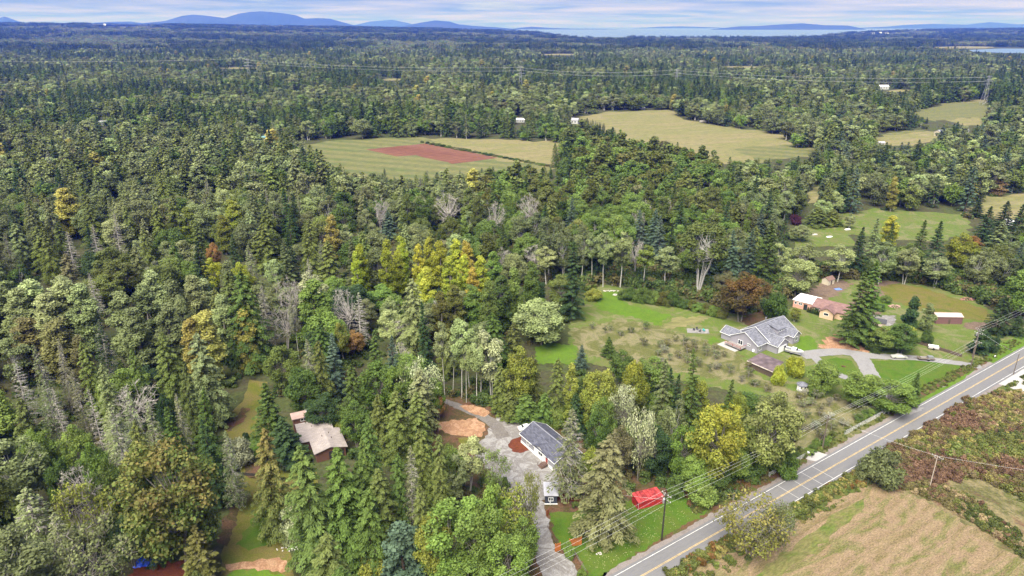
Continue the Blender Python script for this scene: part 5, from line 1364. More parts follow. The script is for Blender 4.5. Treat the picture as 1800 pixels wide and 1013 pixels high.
for y0, y1, sp_ in ((YSPLIT, 700, 10.4), (700, 1150, 11.4), (1150, 1900, 13.5), (1900, 3000, 17.0)):
    n = int(((y1**2-y0**2)*0.82)/sp_**2)
    yv = np.sqrt(fr.uniform(y0**2, y1**2, n)); xv = yv*fr.uniform(-0.82, 0.82, n)
    nz_ = 0.6*vnoise(xv+900, yv, 150)+0.4*vnoise(xv, yv+500, 45)
    hs_ = np.ones(n); bad = blocked(xv, yv, np.full(n, 21.0), np.full(n, 3.0), KEEP+KEEP_FAR); hs_[bad] = 0.55
    bad &= blocked(xv, yv, np.full(n, 12.0), np.full(n, 2.5), KEEP+KEEP_FAR); hs_[bad] = 0.28
    bad &= blocked(xv, yv, np.full(n, 5.0), np.full(n, 2.0), KEEP+KEEP_FAR); ok = ~bad
    for i in np.nonzero(ok)[0]:
        u, v, _d = pix(xv[i], yv[i], 18)
        if y1 <= 700: m_ = mix_at(u, v)
        else: m_ = MIX_FAR_C if nz_[i]+fr.normal()*0.05 > 0.555 else MIX_FAR_D
        w = np.array([q[2] for q in m_]); k = m_[fr.choice(len(m_), p=w/w.sum())]; kd = k[0]
        if kd in ('snag', 'bare'): kd = 'dying' if kd == 'snag' else 'alder'
        a = SIZE[kd]; H = fr.uniform(a[0], a[1])*(0.8+0.45*vnoise(xv[i], yv[i]+3000, 80))*hs_[i]; R = H*fr.uniform(a[2], a[3])*(1.1 if y1 < 1000 else 1.25)*(1.0 if hs_[i] > 0.9 else 1.35)
        add_far(xv[i], yv[i], kd, k[1], H, R)
FZ = [0.0]*len(FX)
for y0, y1, sp_, sc in ((3000, 4600, 30.0, 1.0), (4600, 7000, 42.0, 1.25), (7000, 11500, 62.0, 1.7)):
    n = int(((y1**2-y0**2)*0.84)/sp_**2)
    yv = np.sqrt(fr.uniform(y0**2, y1**2, n)); xv = yv*fr.uniform(-0.84, 0.84, n); zv = elev(xv, yv)
    nz_ = 0.6*vnoise(xv+900, yv, 420)+0.4*vnoise(xv, yv+500, 130)
    ok = (zv > -1) & ~blocked(xv, yv, np.full(n, 20.0), np.full(n, 10.0), KEEP_FAR) & (vnoise(xv+50, yv*0.4, 210) > 0.10)
    for i in np.nonzero(ok)[0]:
        c_ = nz_[i]+fr.normal()*0.06 > 0.54; kd = 'fir_clump' if c_ else 'maple_clump'
        tn = fr.choice(['dark green', 'green', 'dark green', 'olive'] if c_ else ['leaf-pale', 'olive', 'grey-green', 'leaf green', 'brownish', 'olive-green'])
        j = fidx[kd][fr.integers(2)]; s_ = sc*fr.uniform(0.8, 1.2); hs = fr.uniform(0.75, 1.25)*(0.85+0.35*vnoise(xv[i], yv[i], 300))
        FX.append(xv[i]); FY.append(yv[i]); FZ.append(zv[i]); FP.append(j); FS.append((s_, s_, hs)); FT.append(tn)
n = len(FX); jit = fr.uniform(0.75, 1.28, (n, 1))*fr.uniform(0.95, 1.05, (n, 3))
t1 = np.array([TINT[t_][0] for t_ in FT])*jit; t2 = np.array([TINT[t_][1] for t_ in FT])*jit
tag(scatter('far_forest', [f[1] for f in FARTREE], np.stack([FX, FY, FZ], 1), FP, FS, fr.uniform(0, 6.28, n), t1, t2), 'mixed conifer and broadleaf forest stretching to the coast', kind='stuff')
print('far trees', n, 'tree objects', len(KEEPT), counts)

# ------------------------------------------------------------------ the individual trees
ZONES = [(130,930,'in the lower left corner'),(300,850,'above the blue tarp'),(160,760,'among the lower left woods'),(90,680,'among the grey snags on the left'),(250,690,'left of the mossy garden'),
 (380,640,'at the head of the mossy garden'),(70,540,'in the left pale grove'),(270,520,'in the grove left of centre'),(370,560,'near the left golden poplars'),(60,400,'on the upper left slope'),(200,400,'among the upper left snags'),
 (310,430,'left of the yellow thicket'),(60,310,'far up the left edge'),(250,310,'in the far left woods'),(430,400,'in the woods left of centre'),(460,560,'in the woods behind the tan house'),(560,560,'near the leaning white trunk'),
 (620,660,'behind the tan-roofed house'),(490,760,'left of the tan-roofed house'),(600,880,'in front of the tan-roofed house'),(690,740,'left of the straw mound'),(720,860,'left of the gravel yard'),(720,950,'at the bottom centre left'),
 (850,900,'left of the gravel driveway'),(900,970,'beside the driveway at the bottom'),(810,630,'by the white birch trunks'),(720,540,'above the birch stand'),(560,440,'in the middle woods'),(680,470,'left of the yellow poplars'),(780,460,'in the yellow poplar stand'),
 (870,530,'right of the yellow poplars'),(620,360,'below the tilled field'),(780,370,'below the tilled field centre'),(930,420,'behind the tall dark fir'),(900,650,'above the grey-roofed house'),(950,710,'behind the grey-roofed house'),(1060,680,'below the orchard'),(1160,720,'in the strip right of the red shed'),
 (1250,760,'in the roadside strip'),(1350,740,'at the end of the roadside strip'),(1000,800,'on the front lawn'),(1060,850,'beside the red shed'),(1000,330,'in the centre upper woods'),(1120,400,'behind the pasture'),(1060,460,'at the top of the pasture'),(1050,580,'in the upper orchard'),
 (1200,630,'in the middle orchard'),(1470,735,'in the roadside orchard'),(1200,530,'along the pasture edge'),(1240,450,'behind the pasture bushes'),(1310,520,'behind the grey gabled house'),(1340,430,'behind the pink house'),(1430,450,'above the little beige shed'),(1430,545,'beside the pink house'),
 (1500,540,'beside the pink house drive'),(1570,590,'above the silver car'),(1620,555,'near the long brown shed'),(1740,560,'right of the long brown shed'),(1540,430,'in the right-hand woods'),(1680,450,'in the woods at the right edge'),(1770,420,'at the far right edge'),(1440,370,'near the purple tree'),
 (1600,300,'in the upper right woods'),(1740,320,'in the upper right corner'),(1400,650,'beside the low brown-roofed shed'),(1520,690,'by the circular drive'),(1600,690,'by the drive entrance'),(1680,665,'behind the chain-link fence'),(1320,920,'at the near side of the road'),(1540,830,'beside the bend in the hay field'),(1250,330,'above the pink house woods'),(1440,300,'in the woods below the far pasture')]
ORD = ['first','second','third','fourth','fifth','sixth','seventh','eighth','ninth','tenth','eleventh','twelfth']
KW = dict(open='open-crowned tree', cedar='cedar tree', fir='fir tree', spruce='spruce tree', dying='thin dying conifer', snag='dead bare conifer', maple='maple tree', alder='alder tree', birch='birch tree', poplar='poplar tree', bare='leafless tree', bush='bush', fruit='small orchard tree', hedge='clipped hedge conifer', pine='pine tree', bigtree='many-stemmed old cottonwood')
CATW = dict(bush='bush', hedge='hedge')
clus = {}
for t_ in KEEPT:
    u, v, _d = pix(t_['x'], t_['y'], t_['H']*0.6); t_['u'], t_['v'] = u, v
    z = min(ZONES, key=lambda q: (q[0]-u)**2+((q[1]-v)*1.4)**2)[2]
    a = SIZE.get(t_['kind']); sz = '' if not a else ('tall ' if t_['H'] > a[0]+0.6*(a[1]-a[0]) else 'short ' if t_['H'] < a[0]+0.2*(a[1]-a[0]) else 'mid-height ')
    if len(z.split()) >= 6: sz = ''
    clus.setdefault((sz, SAY.get(t_['tint'], t_['tint']), t_['kind'], z), []).append(t_)
def label_cluster(key, ts, pre=''):
    base = '%s%s %s %s' % (key[0], key[1], KW[key[2]], key[3])
    if pre: base += ', '+pre
    n = len(ts)
    if n == 1: ts[0]['label'] = base; return
    if n > 8 and pre == '':
        ts = sorted(ts, key=lambda t_: -t_['v']); k3 = max(2, -(-n//8)); nm_ = ['nearest row', 'second row back', 'third row back', 'fourth row back', 'fifth row back', 'sixth row back', 'seventh row back']
        for q in range(k3): label_cluster(key, ts[n*q//k3:n*(q+1)//k3], nm_[min(q, 6)] if q < k3-1 or k3 > 7 else 'farthest row')
        return
    ts = sorted(ts, key=lambda t_: t_['u'])
    for i, t_ in enumerate(ts):
        if n == 2: w = 'left one of two' if i == 0 else 'right one of two'
        elif i == 0: w = 'leftmost'
        elif i == n-1: w = 'rightmost'
        elif i < 12: w = ORD[i]+' from left'
        else: w = 'near its right end'
        t_['label'] = base+', '+w
for k, ts in clus.items(): label_cluster(k, ts)
GROUPS = dict(fruit='orchard trees in rows', hedge='hedge conifers beside the pink house', bush='bushes and shrubs', birch='white-stemmed birches')
tr_r = random.Random(3)
for t_ in KEEPT:
    k = t_['kind']; cm, tm, H0, R0 = PROTO[k][tr_r.randrange(len(PROTO[k]))]
    e_ = empty(KINDNAME[k], (t_['x'], t_['y'], 0), tr_r.uniform(0, 6.28)); e_.rotation_euler = (tr_r.gauss(0, 0.025), tr_r.gauss(0, 0.025), e_.rotation_euler[2]); e_.scale = (t_['R']/R0*tr_r.uniform(0.88, 1.12), t_['R']/R0, t_['H']/H0)
    tag(e_, t_['label'], CATW.get(k, 'tree'), GROUPS.get(k, KW[k]+'s of the woods'))
    link('trunk', tm, e_)
    if cm is not None:
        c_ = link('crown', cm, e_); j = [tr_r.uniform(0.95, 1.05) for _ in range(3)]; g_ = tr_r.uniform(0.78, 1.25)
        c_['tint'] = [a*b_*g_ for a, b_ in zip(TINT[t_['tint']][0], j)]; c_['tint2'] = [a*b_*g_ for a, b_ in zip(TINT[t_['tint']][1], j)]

# ------------------------------------------------------------------ undergrowth, weeds, fallen leaves
UNDER = []
for s in range(3):
    r_, _tr = broadleaf(400+s, 1.6, 1.5, -0.5, 9, 26, 0.24, (0.3, 0.5), 1, 1); UNDER.append(quad_mesh('undergrowth', r_[0], [LEAF], r_[1], r_[2]))
WEED = []
def weed(seed, H, R, n, w):
    rng = np.random.default_rng(seed); a = rng.uniform(0, 6.28, n); q = R*np.sqrt(rng.random(n)); h = H*rng.uniform(0.45, 1.0, n)
    c = np.stack([np.cos(a)*q, np.sin(a)*q, h*0.5], 1); u = np.stack([rng.normal(0, 0.25, n), rng.normal(0, 0.25, n), np.ones(n)], 1)*(h*0.5)[:, None]
    vv = np.stack([np.cos(a*3), np.sin(a*3), rng.normal(0, 0.3, n)], 1)*w*rng.uniform(0.6, 1.4, (n, 1))
    return quad_mesh('weeds', leaf_quads(c, u, vv), [LEAF], rng.random(n).astype(np.float32), rng.random(n).astype(np.float32))
for s in range(3): WEED.append(weed(500+s, 0.9, 0.9, 60, 0.10))
def grow(name, label, protos, regions, seed):
    """regions: (world or pixel outline, count, size range, tints, pixel?)"""
    rng = np.random.default_rng(seed); P, S, T1, T2 = [], [], [], []
    for poly, cnt, (a, b_), tints, nsc in regions:
        x0, x1 = min(p[0] for p in poly), max(p[0] for p in poly); y0, y1 = min(p[1] for p in poly), max(p[1] for p in poly)
        x = rng.uniform(x0, x1, cnt*6); y = rng.uniform(y0, y1, cnt*6); k = np.nonzero(inside(poly, x, y))[0][:cnt]
        nz_ = vnoise(x[k]+50, y[k]+80, nsc)*0.65+0.35*vnoise(x[k], y[k], nsc*0.35)+rng.normal(0, 0.14, len(k))
        for i, q in enumerate(k):
            tn = tints[int(np.clip((nz_[i]-0.22)/0.56*len(tints), 0, len(tints)-1))]; j = rng.uniform(0.8, 1.25)
            P.append((x[q], y[q], 0.0)); s_ = rng.uniform(a, b_); S.append((s_, s_, s_*rng.uniform(0.7, 1.2))); T1.append([c*j for c in tn]); T2.append([c*j*1.15 for c in tn])
    n = len(P); return tag(scatter(name, protos, P, rng.integers(0, len(protos), n), S, rng.uniform(0, 6.28, n), T1, T2), label, kind='stuff')
W = lambda px: [tuple(G(*p)[:2]) for p in px]
RUST, GRN, YLW, TAN, DKG, MGN = (0.145, 0.088, 0.055), (0.105, 0.115, 0.032), (0.21, 0.185, 0.06), (0.26, 0.20, 0.11), (0.07, 0.085, 0.025), (0.115, 0.14, 0.035)
grow('weedy_meadow', 'tall weeds and brush of the rough meadow', UNDER+WEED, [
 (W([(1545,800),(1640,745),(1700,705),(1780,700),(1850,760),(1850,900),(1800,880),(1720,840),(1620,850),(1560,850)]), 3000, (0.5, 1.05), [RUST, RUST, (0.13, 0.09, 0.05), (0.13, 0.105, 0.045), GRN, YLW, (0.15, 0.12, 0.06)], 12),
 (W([(1640,800),(1700,775),(1850,760),(1880,870),(1760,800),(1700,812)]), 900, (0.7, 1.3), [GRN, MGN, GRN, DKG], 9),
 (W([(1690,720),(1750,690),(1850,690),(1850,790),(1740,760)]), 1300, (0.5, 0.9), [YLW, TAN, GRN, (0.14, 0.10, 0.05), YLW], 9),
 (W([(1560,850),(1620,845),(1700,870),(1780,930),(1830,990),(1800,980),(1720,925),(1640,880)]), 650, (0.3, 0.75), [DKG, GRN, TAN, RUST, GRN, (0.14, 0.12, 0.05)], 8)], 61)
grow('roadside_weeds', 'green weeds along the road verges', UNDER+WEED, [
 ([rp(s, o)[:2] for s, o in ((-15,-6.0),(230,-6.0),(230,-8.0),(60,-9.4),(-15,-9.8))], 2600, (0.3, 0.7), [MGN, GRN, MGN, DKG, YLW], 8),
 (W([(1200,1013),(1290,960),(1390,915),(1480,862),(1520,850),(1500,835),(1400,890),(1290,940),(1170,1013)]), 1500, (0.4, 0.95), [GRN, DKG, MGN, YLW, (0.16, 0.09, 0.03), GRN], 6),
 ([rp(s, o)[:2] for s, o in ((24,7.0),(66,6.5),(66,9.5),(24,10.5))], 700, (0.25, 0.6), [GRN, DKG, (0.13, 0.08, 0.035)], 6),
 ([rp(s, o)[:2] for s, o in ((70,5.2),(190,5.2),(190,8.6),(70,8.6))], 1100, (0.25, 0.6), [MGN, GRN, MGN], 8)], 62)
ux = np.array([t_['x'] for t_ in KEEPT if t_['kind'] not in ('fruit','bush','hedge')]); uy = np.array([t_['y'] for t_ in KEEPT if t_['kind'] not in ('fruit','bush','hedge')])
ur = np.random.default_rng(63); k = ur.integers(0, len(ux), 5200); px_ = ux[k]+ur.normal(0, 3.6, 5200); py_ = uy[k]+ur.normal(0, 3.6, 5200)
kk = ~blocked(px_, py_, np.full(5200, 2.0), np.full(5200, 1.5), KEEP); px_, py_ = px_[kk], py_[kk]; n = len(px_); ss = ur.uniform(0.6, 1.7, n)
ed = W([(1040,505),(1060,497),(1200,519),(1260,534),(1290,547),(1330,549),(1400,508),(1440,488),(1560,491),(1620,497),(1680,514),(1735,534),(1790,556),(1800,520),(1740,490),(1560,462),(1400,478),(1290,508),(1200,478),(1050,470),(1020,500)])
ex = ur.uniform(-50, 330, 30000); ey = ur.uniform(200, 360, 30000); q_ = inside(ed, ex, ey); ex, ey = ex[q_][:3200], ey[q_][:3200]
px_ = np.concatenate([px_, ex]); py_ = np.concatenate([py_, ey]); n = len(px_); ss = np.concatenate([ss, ur.uniform(1.0, 2.6, len(ex))])
tt = np.array([(0.07, 0.10, 0.028), (0.09, 0.12, 0.032), (0.11, 0.10, 0.04), (0.055, 0.085, 0.024)])[ur.integers(0, 4, n)]
tag(scatter('forest_undergrowth', UNDER, np.stack([px_, py_, np.zeros(n)], 1), ur.integers(0, 3, n), np.stack([ss, ss, ss*1.1], 1), ur.uniform(0, 6.28, n), tt, tt*1.25), 'ferns and low shrubs under the trees', kind='stuff')
# ------------------------------------------------------------------ poles and wires
WIRE = simple('overhead_cable', (0.6, 0.6, 0.6), 0.5, 0.05); INSUL = simple('insulator', (0.6, 0.6, 0.6), 0.4)
def solveH(base, vtop):
    lo, hi = 1.0, 30.0
    for _ in range(40):
        m = (lo+hi)/2
        if pix(base.x, base.y, m)[1] > vtop: lo = m
        else: hi = m
    return lo
def pole(px, H, label, mat=DKWOOD, arms=1, transformer=False, rad=0.17, rz=ROADANG+math.pi/2):
    p = G(*px); e = empty('utility_pole', (p.x, p.y, 0), rz)
    MB().tube([(0, 0, -0.4), (0, 0, H)], [rad*1.2, rad*0.8], 8).build('pole', mat, e)
    for a in range(arms):
        z = H-0.45-a*1.3; arm = MB().box(-1.35, 1.35, -0.28, -0.16, z, z+0.13).build('crossarm', BARK_G, e)
        for x in (-1.2, -0.45, 0.45, 1.2): MB().tube([(x, -0.22, z+0.13), (x, -0.22, z+0.38)], [0.06, 0.045], 6).build('insulator', INSUL, arm)
        for s in (-1, 1): MB().tube([(s*0.9, -0.2, z), (0, -0.16, z-0.7)], 0.025, 4).build('brace', METAL, arm)
    if transformer:
        MB().tube([(0.42, 0, H-2.6), (0.42, 0, H-1.55)], 0.28, 10).tube([(0.42, 0, H-1.55), (0.42, 0, H-1.4)], [0.28, 0.1], 10).build('transformer', METAL, e)
    tag(e, label, 'utility pole', 'utility poles'); return Vector((p.x, p.y, H))
P1 = G(1163, 950); H1 = solveH(P1, 868); P2 = G(1445, 791); H2 = solveH(P2, 730)
p1 = pole((1163, 950), H1, 'dark utility pole with crossarms beside the red shed', simple('dark_pole', (0.03, 0.025, 0.022), 0.9, 0.2), 2, True)
p2 = pole((1445, 791), H2, 'brown utility pole at the roadside orchard corner', DKWOOD, 0)
p3 = pole((1706, 646), 9.6, 'short utility pole at the chain-link fence end', DKWOOD, 1)
p4 = pole((1709, 628), 10.5, 'tall utility pole with transformers behind the fence end', DKWOOD, 2, True)
p5 = pole((1781, 659), 7.5, 'thin pole on the near side of the road, far right', DKWOOD, 0, rad=0.12)
p6 = pole((1634, 857), 9.0, 'pale bare pole standing in the rough meadow', simple('pale_pole', (0.36, 0.30, 0.24), 0.9, 0.2), 1, rad=0.12)
def wire(a, b_, sag, label, r=0.014, name='overhead_wire'):
    pts = [a.lerp(b_, i/14)-Vector((0, 0, sag*4*(i/14)*(1-i/14))) for i in range(15)]
    return tag(MB().tube(pts, r, 4).build(name, WIRE), label, 'wire', 'overhead wires')
side = RN
pl = p1 + (RA-Vector((RD.x*75, RD.y*75, 0))-RA)                    # next pole, out of frame to the left
pl = Vector((pl.x, pl.y, H1))
for k, (o, dz, nm) in enumerate(((-1.1, -0.1, 'nearest the road'), (0.0, -0.1, 'in the middle'), (1.1, -0.1, 'farthest from the road'), (0.1, -3.0, 'lowest'))):
    wire(p1+side*o+Vector((0,0,dz)), pl+side*o+Vector((0,0,dz)), 0.9, 'overhead wire from the red shed pole leaving the frame, '+nm)
    wire(p1+side*o+Vector((0,0,dz)), p2+side*o*0.4+Vector((0,0,dz*0.6-0.2)), 0.9, 'overhead wire along the roadside strip of trees, '+nm)
    wire(p2+side*o*0.4+Vector((0,0,dz*0.6-0.2)), p3+side*o+Vector((0,0,dz*0.6)), 0.8, 'overhead wire between orchard corner and fence end, '+nm)
    if k < 3: wire(p4+side*o+Vector((0,0,dz)), p4+RD*70+side*o+Vector((0,0,dz)), 1.0, 'overhead wire running off to the right, '+nm)
wire(p4+Vector((0,0,-0.6)), p5, 0.6, 'wire crossing the road to the thin pole'); wire(p3, p4, 0.2, 'short wire between the two fence-end poles')
wire(p2+Vector((0,0,-0.5)), p6, 0.5, 'wire crossing the road to the meadow pole'); wire(p6, Vector((150, 128, 8.5)), 0.6, 'wire over the rough meadow to the right')
wire(p1+Vector((0,0,-1.5)), Vector((p1.x-30, p1.y+18, 3.5)), 0.8, 'thin service wire over the front lawn', 0.015)

# lattice towers of the power line far off
def tower(px, H, label):
    p = G(*px); e = empty('transmission_tower', (p.x, p.y, 0), 0.1); m = MB(); w = H*0.09
    for sx in (-1, 1):
        for sy in (-1, 1): MB().tube([(sx*w, sy*w, 0), (sx*w*0.35, sy*w*0.35, H*0.62), (sx*w*0.28, sy*w*0.28, H)], 0.18, 4).build('leg', METAL, e)
    for k in range(6):
        z0, z1 = H*k/6*0.95, H*(k+1)/6*0.95; a, c = w*(1-0.65*min(1, k/4.5)), w*(1-0.65*min(1, (k+1)/4.5))
        for s in (-1, 1): m.tube([(-a, s*a, z0), (c, s*c, z1)], 0.09, 3).tube([(a, s*a, z0), (-c, s*c, z1)], 0.09, 3)
    m.build('bracing', METAL, e)
    for z, L_ in ((0.70, 7.5), (0.83, 6.2), (0.95, 5.0)): MB().tube([(-L_, 0, H*z), (0, 0, H*z+0.9), (L_, 0, H*z)], 0.14, 4).tube([(-L_, 0, H*z), (L_, 0, H*z)], 0.1, 4).build('crossarm', METAL, e)
    tag(e, label, 'tower', 'transmission towers'); return p+Vector((0, 0, H))
tw = [tower((440, 146), 46, 'steel lattice tower in the far left woods'), tower((915, 161), 42, 'steel lattice tower in the far centre woods'), tower((1187, 165), 40, 'steel lattice tower above the long far pasture'), tower((1728, 184), 40, 'steel lattice tower behind the upper right meadow')]
nmz = ('left', 'centre', 'right')
for i in range(3):
    for o, z, nm in ((-6, -2.5, 'lower'), (6, -2.5, 'upper')): wire(tw[i]+Vector((o, 0, z if o < 0 else -8)), tw[i+1]+Vector((o, 0, z if o < 0 else -8)), 6, 'far transmission wire in the %s span, %s one' % (nmz[i], 'top' if o < 0 else 'bottom'), 0.07)
far_l = Vector((tw[0].x-900, tw[0].y+120, 44)); wire(tw[0], far_l, 8, 'far transmission wire running off the left edge', 0.07)

# ------------------------------------------------------------------ fences
def board_fence(p0, p1_, H, mat, label, bw=0.16, name='board_fence'):
    d = p1_-p0; L_ = d.length; e = empty(name, (p0.x, p0.y, 0), math.atan2(d.y, d.x)); n = int(L_/bw)
    bm_ = MB().box(0, bw-0.02, -0.03, 0, 0.05, H).mesh('board', mat)
    for i in range(n): o = link('board', bm_, e); o.location = (i*bw, 0, RND.uniform(-0.02, 0.02))
    for i in range(int(L_/2.4)+2): MB().box(min(i*2.4, L_)-0.06, min(i*2.4, L_)+0.06, 0.0, 0.12, 0, H+0.08).build('post', mat, e)
    MB().box(0, L_, 0.0, 0.05, H*0.75, H*0.75+0.09).box(0, L_, 0.0, 0.05, 0.3, 0.39).build('rail', mat, e)
    tag(e, label, 'fence'); return e
board_fence(G(1001, 962), G(1022, 958), 2.1, ORWOOD, 'orange cedar board fence on the front lawn')
board_fence(G(976, 970.5), G(985, 968), 2.1, ORWOOD, 'short orange cedar fence panel beside the gravel driveway')
board_fence(G(961, 907.5), G(965, 904.5), 1.5, simple('rusty_boards', (0.22, 0.07, 0.03), 0.8, 0.2), 'small rust brown gate panel below the navy shed', name='gate_panel')
board_fence(G(778, 848), G(800, 880), 1.6, simple('dark_red_boards', (0.13, 0.03, 0.022), 0.8, 0.2), 'dark red board fence left of the gravel yard')
board_fence(G(427, 836), G(452, 838), 0.9, simple('old_grey_boards', (0.05, 0.045, 0.04), 0.9, 0.2), 'low dark plank wall across the mossy garden', name='plank_wall')
def rail_fence(pts, H, label, mat=WHITE, gap=2.5, name='rail_fence', mesh=False):
    P = [G(*p) if len(p) == 2 else Vector(p) for p in pts]; e = empty(name, (P[0].x, P[0].y, 0)); o = P[0].copy(); o.z = 0
    for a, c in zip(P, P[1:]):
        n = max(1, int((c-a).length/gap))
        for i in range(n+1): q = a.lerp(c, i/n)-o; MB().tube([(q.x, q.y, -0.1), (q.x, q.y, H+0.05)], 0.05, 5).build('post', mat, e)
        q0, q1 = a-o, c-o
        for z in ((H, H*0.5) if not mesh else (H,)): MB().tube([(q0.x, q0.y, z), (q1.x, q1.y, z)], 0.035, 4).build('rail', mat, e)
        if mesh:
            m = MB(); k = int((c-a).length/0.3)
            for i in range(k):
                r0 = q0.lerp(q1, i/k); r1 = q0.lerp(q1, min(1, (i+4)/k)); m.tube([(r0.x, r0.y, 0.05), (r1.x, r1.y, H)], 0.012, 3, False).tube([(r1.x, r1.y, 0.05), (r0.x, r0.y, H)], 0.012, 3, False)
            m.build('wire_mesh', mat, e)
    tag(e, label, 'fence'); return e
rail_fence([rp(82, 6.6), rp(118, 6.6)], 1.5, 'chain-link fence in front of the clipped lawn', METAL, 2.5, 'chain_link_fence', True)
rail_fence([rp(48, 6.4), rp(66, 6.4)], 1.4, 'chain-link fence at the roadside edge of the orchard', METAL, 2.5, 'chain_link_fence', True)
rail_fence([(963, 928), (976, 955)], 0.6, 'low brown rail edging the gravel driveway', BRWOOD, 1.6)
rail_fence([(1006, 968), (1016, 985), (1030, 1008)], 0.9, 'light wire fence down to the lawn corner', BARK_G, 2.5)
rw = [(1612, 604), (1640, 612), (1665, 620), (1690, 628)]
e = empty('timber_wall', G(*rw[0])[:]); o = G(*rw[0])
for a, c in zip(rw, rw[1:]):
    q0, q1 = G(*a)-o, G(*c)-o; d = (q1-q0).normalized(); n_ = Vector((-d.y, d.x, 0))*0.12
    for k in range(3): MB().add([q0-n_+Vector((0,0,k*0.36)), q1-n_+Vector((0,0,k*0.36)), q1+n_+Vector((0,0,k*0.36)), q0+n_+Vector((0,0,k*0.36))]+[w_+Vector((0,0,k*0.36+0.33)) for w_ in (q0-n_, q1-n_, q1+n_, q0+n_)], [(3,2,1,0),(4,5,6,7),(0,1,5,4),(1,2,6,5),(2,3,7,6),(3,0,4,7)]).build('timber', BARK, e)
    for k in range(5): q = q0.lerp(q1, k/4); MB().tube([(q.x, q.y, 0), (q.x, q.y, 1.6)], 0.07, 5).build('post', DKWOOD, e)
tag(e, 'dark timber retaining wall running towards the road', 'wall')

# ------------------------------------------------------------------ vehicles and yard things
def car(px, rz, paint, label, L_=4.9, W_=1.8, name='parked_car'):
    p = G(*px); e = empty(name, (p.x, p.y, 0.1), rz); w = W_/2
    prof = [(-L_/2, 0.38), (-L_/2+0.05, 0.78), (-L_*0.30, 0.90), (-L_*0.17, 1.34), (L_*0.10, 1.36), (L_*0.24, 0.92), (L_/2-0.25, 0.80), (L_/2, 0.58), (L_/2, 0.36)]
    n = len(prof); inn = [w*(0.96 if z < 0.95 else 0.74) for _, z in prof]
    V = [(x, -i, z) for (x, z), i in zip(prof, inn)]+[(x, i, z) for (x, z), i in zip(prof, inn)]
    MB().add(V, [(i, i+1, n+i+1, n+i) for i in range(n-1)]+[(n-1, 0, n, 2*n-1), tuple(range(n-1, -1, -1)), tuple(range(n, 2*n))]).build('body', paint, e)
    def pane(a, c, s=0.82): 
        (x0, z0), (x1, z1) = a, c; dx, dz = x1-x0, z1-z0; l_ = math.hypot(dx, dz); nx, nz_ = -dz/l_*0.015, dx/l_*0.015
        f0, f1 = 0.12, 0.9; A = (x0+dx*f0+nx, z0+dz*f0+nz_); B = (x0+dx*f1+nx, z0+dz*f1+nz_)
        MB().add([(A[0], -w*s, A[1]), (B[0], -w*s*0.88, B[1]), (B[0], w*s*0.88, B[1]), (A[0], w*s, A[1])], [(0,1,2,3)]).build('windscreen', GLASS, e)
    pane(prof[2], prof[3]); pane(prof[5], prof[4])
    for s in (-1, 1):
        for a, c in ((-L_*0.155, -L_*0.02), (0.0, L_*0.07)):
            MB().add([(a, s*w*0.90, 0.97), (c+0.12, s*w*0.90, 0.97), (c, s*w*0.775, 1.27), (a+0.02, s*w*0.775, 1.27)], [(0,1,2,3)]).build('side_window', GLASS, e)
        for x in (-L_*0.31, L_*0.31):
            wh = MB().tube([(x, s*(w-0.2), 0.32), (x, s*(w+0.01), 0.32)], 0.32, 12).build('wheel', BLACK, e); MB().tube([(x, s*(w+0.01), 0.32), (x, s*(w+0.03), 0.32)], 0.19, 10).build('rim', METAL, wh)
        MB().box(L_/2-0.03, L_/2+0.02, s*w*0.62-0.2, s*w*0.62+0.2, 0.56, 0.68).build('headlight', INSUL, e)
        MB().box(-L_/2-0.01, -L_/2+0.04, s*w*0.62-0.2, s*w*0.62+0.2, 0.6, 0.74).build('tail_light', REDMETAL, e)
    tag(e, label, 'car'); return e
SILVER = simple('silver_paint', (0.55, 0.54, 0.50), 0.3, 0.04, 2, metal=0.3, spec=0.6)
car((1580, 630), ROADANG*0+math.radians(-6)+math.pi, SILVER, 'silver coupe parked on the circular drive', 5.0)
car((925, 755), math.radians(20), simple('white_paint_car', (0.75, 0.75, 0.76), 0.3, 0.03, spec=0.6), 'white pickup-sized car behind the new grey house', 4.6, name='parked_car')
car((1545, 582), math.radians(30), simple('dark_red_paint', (0.22, 0.03, 0.03), 0.3, 0.05, spec=0.6), 'dark red car beside the charcoal-roofed shed', 4.3)
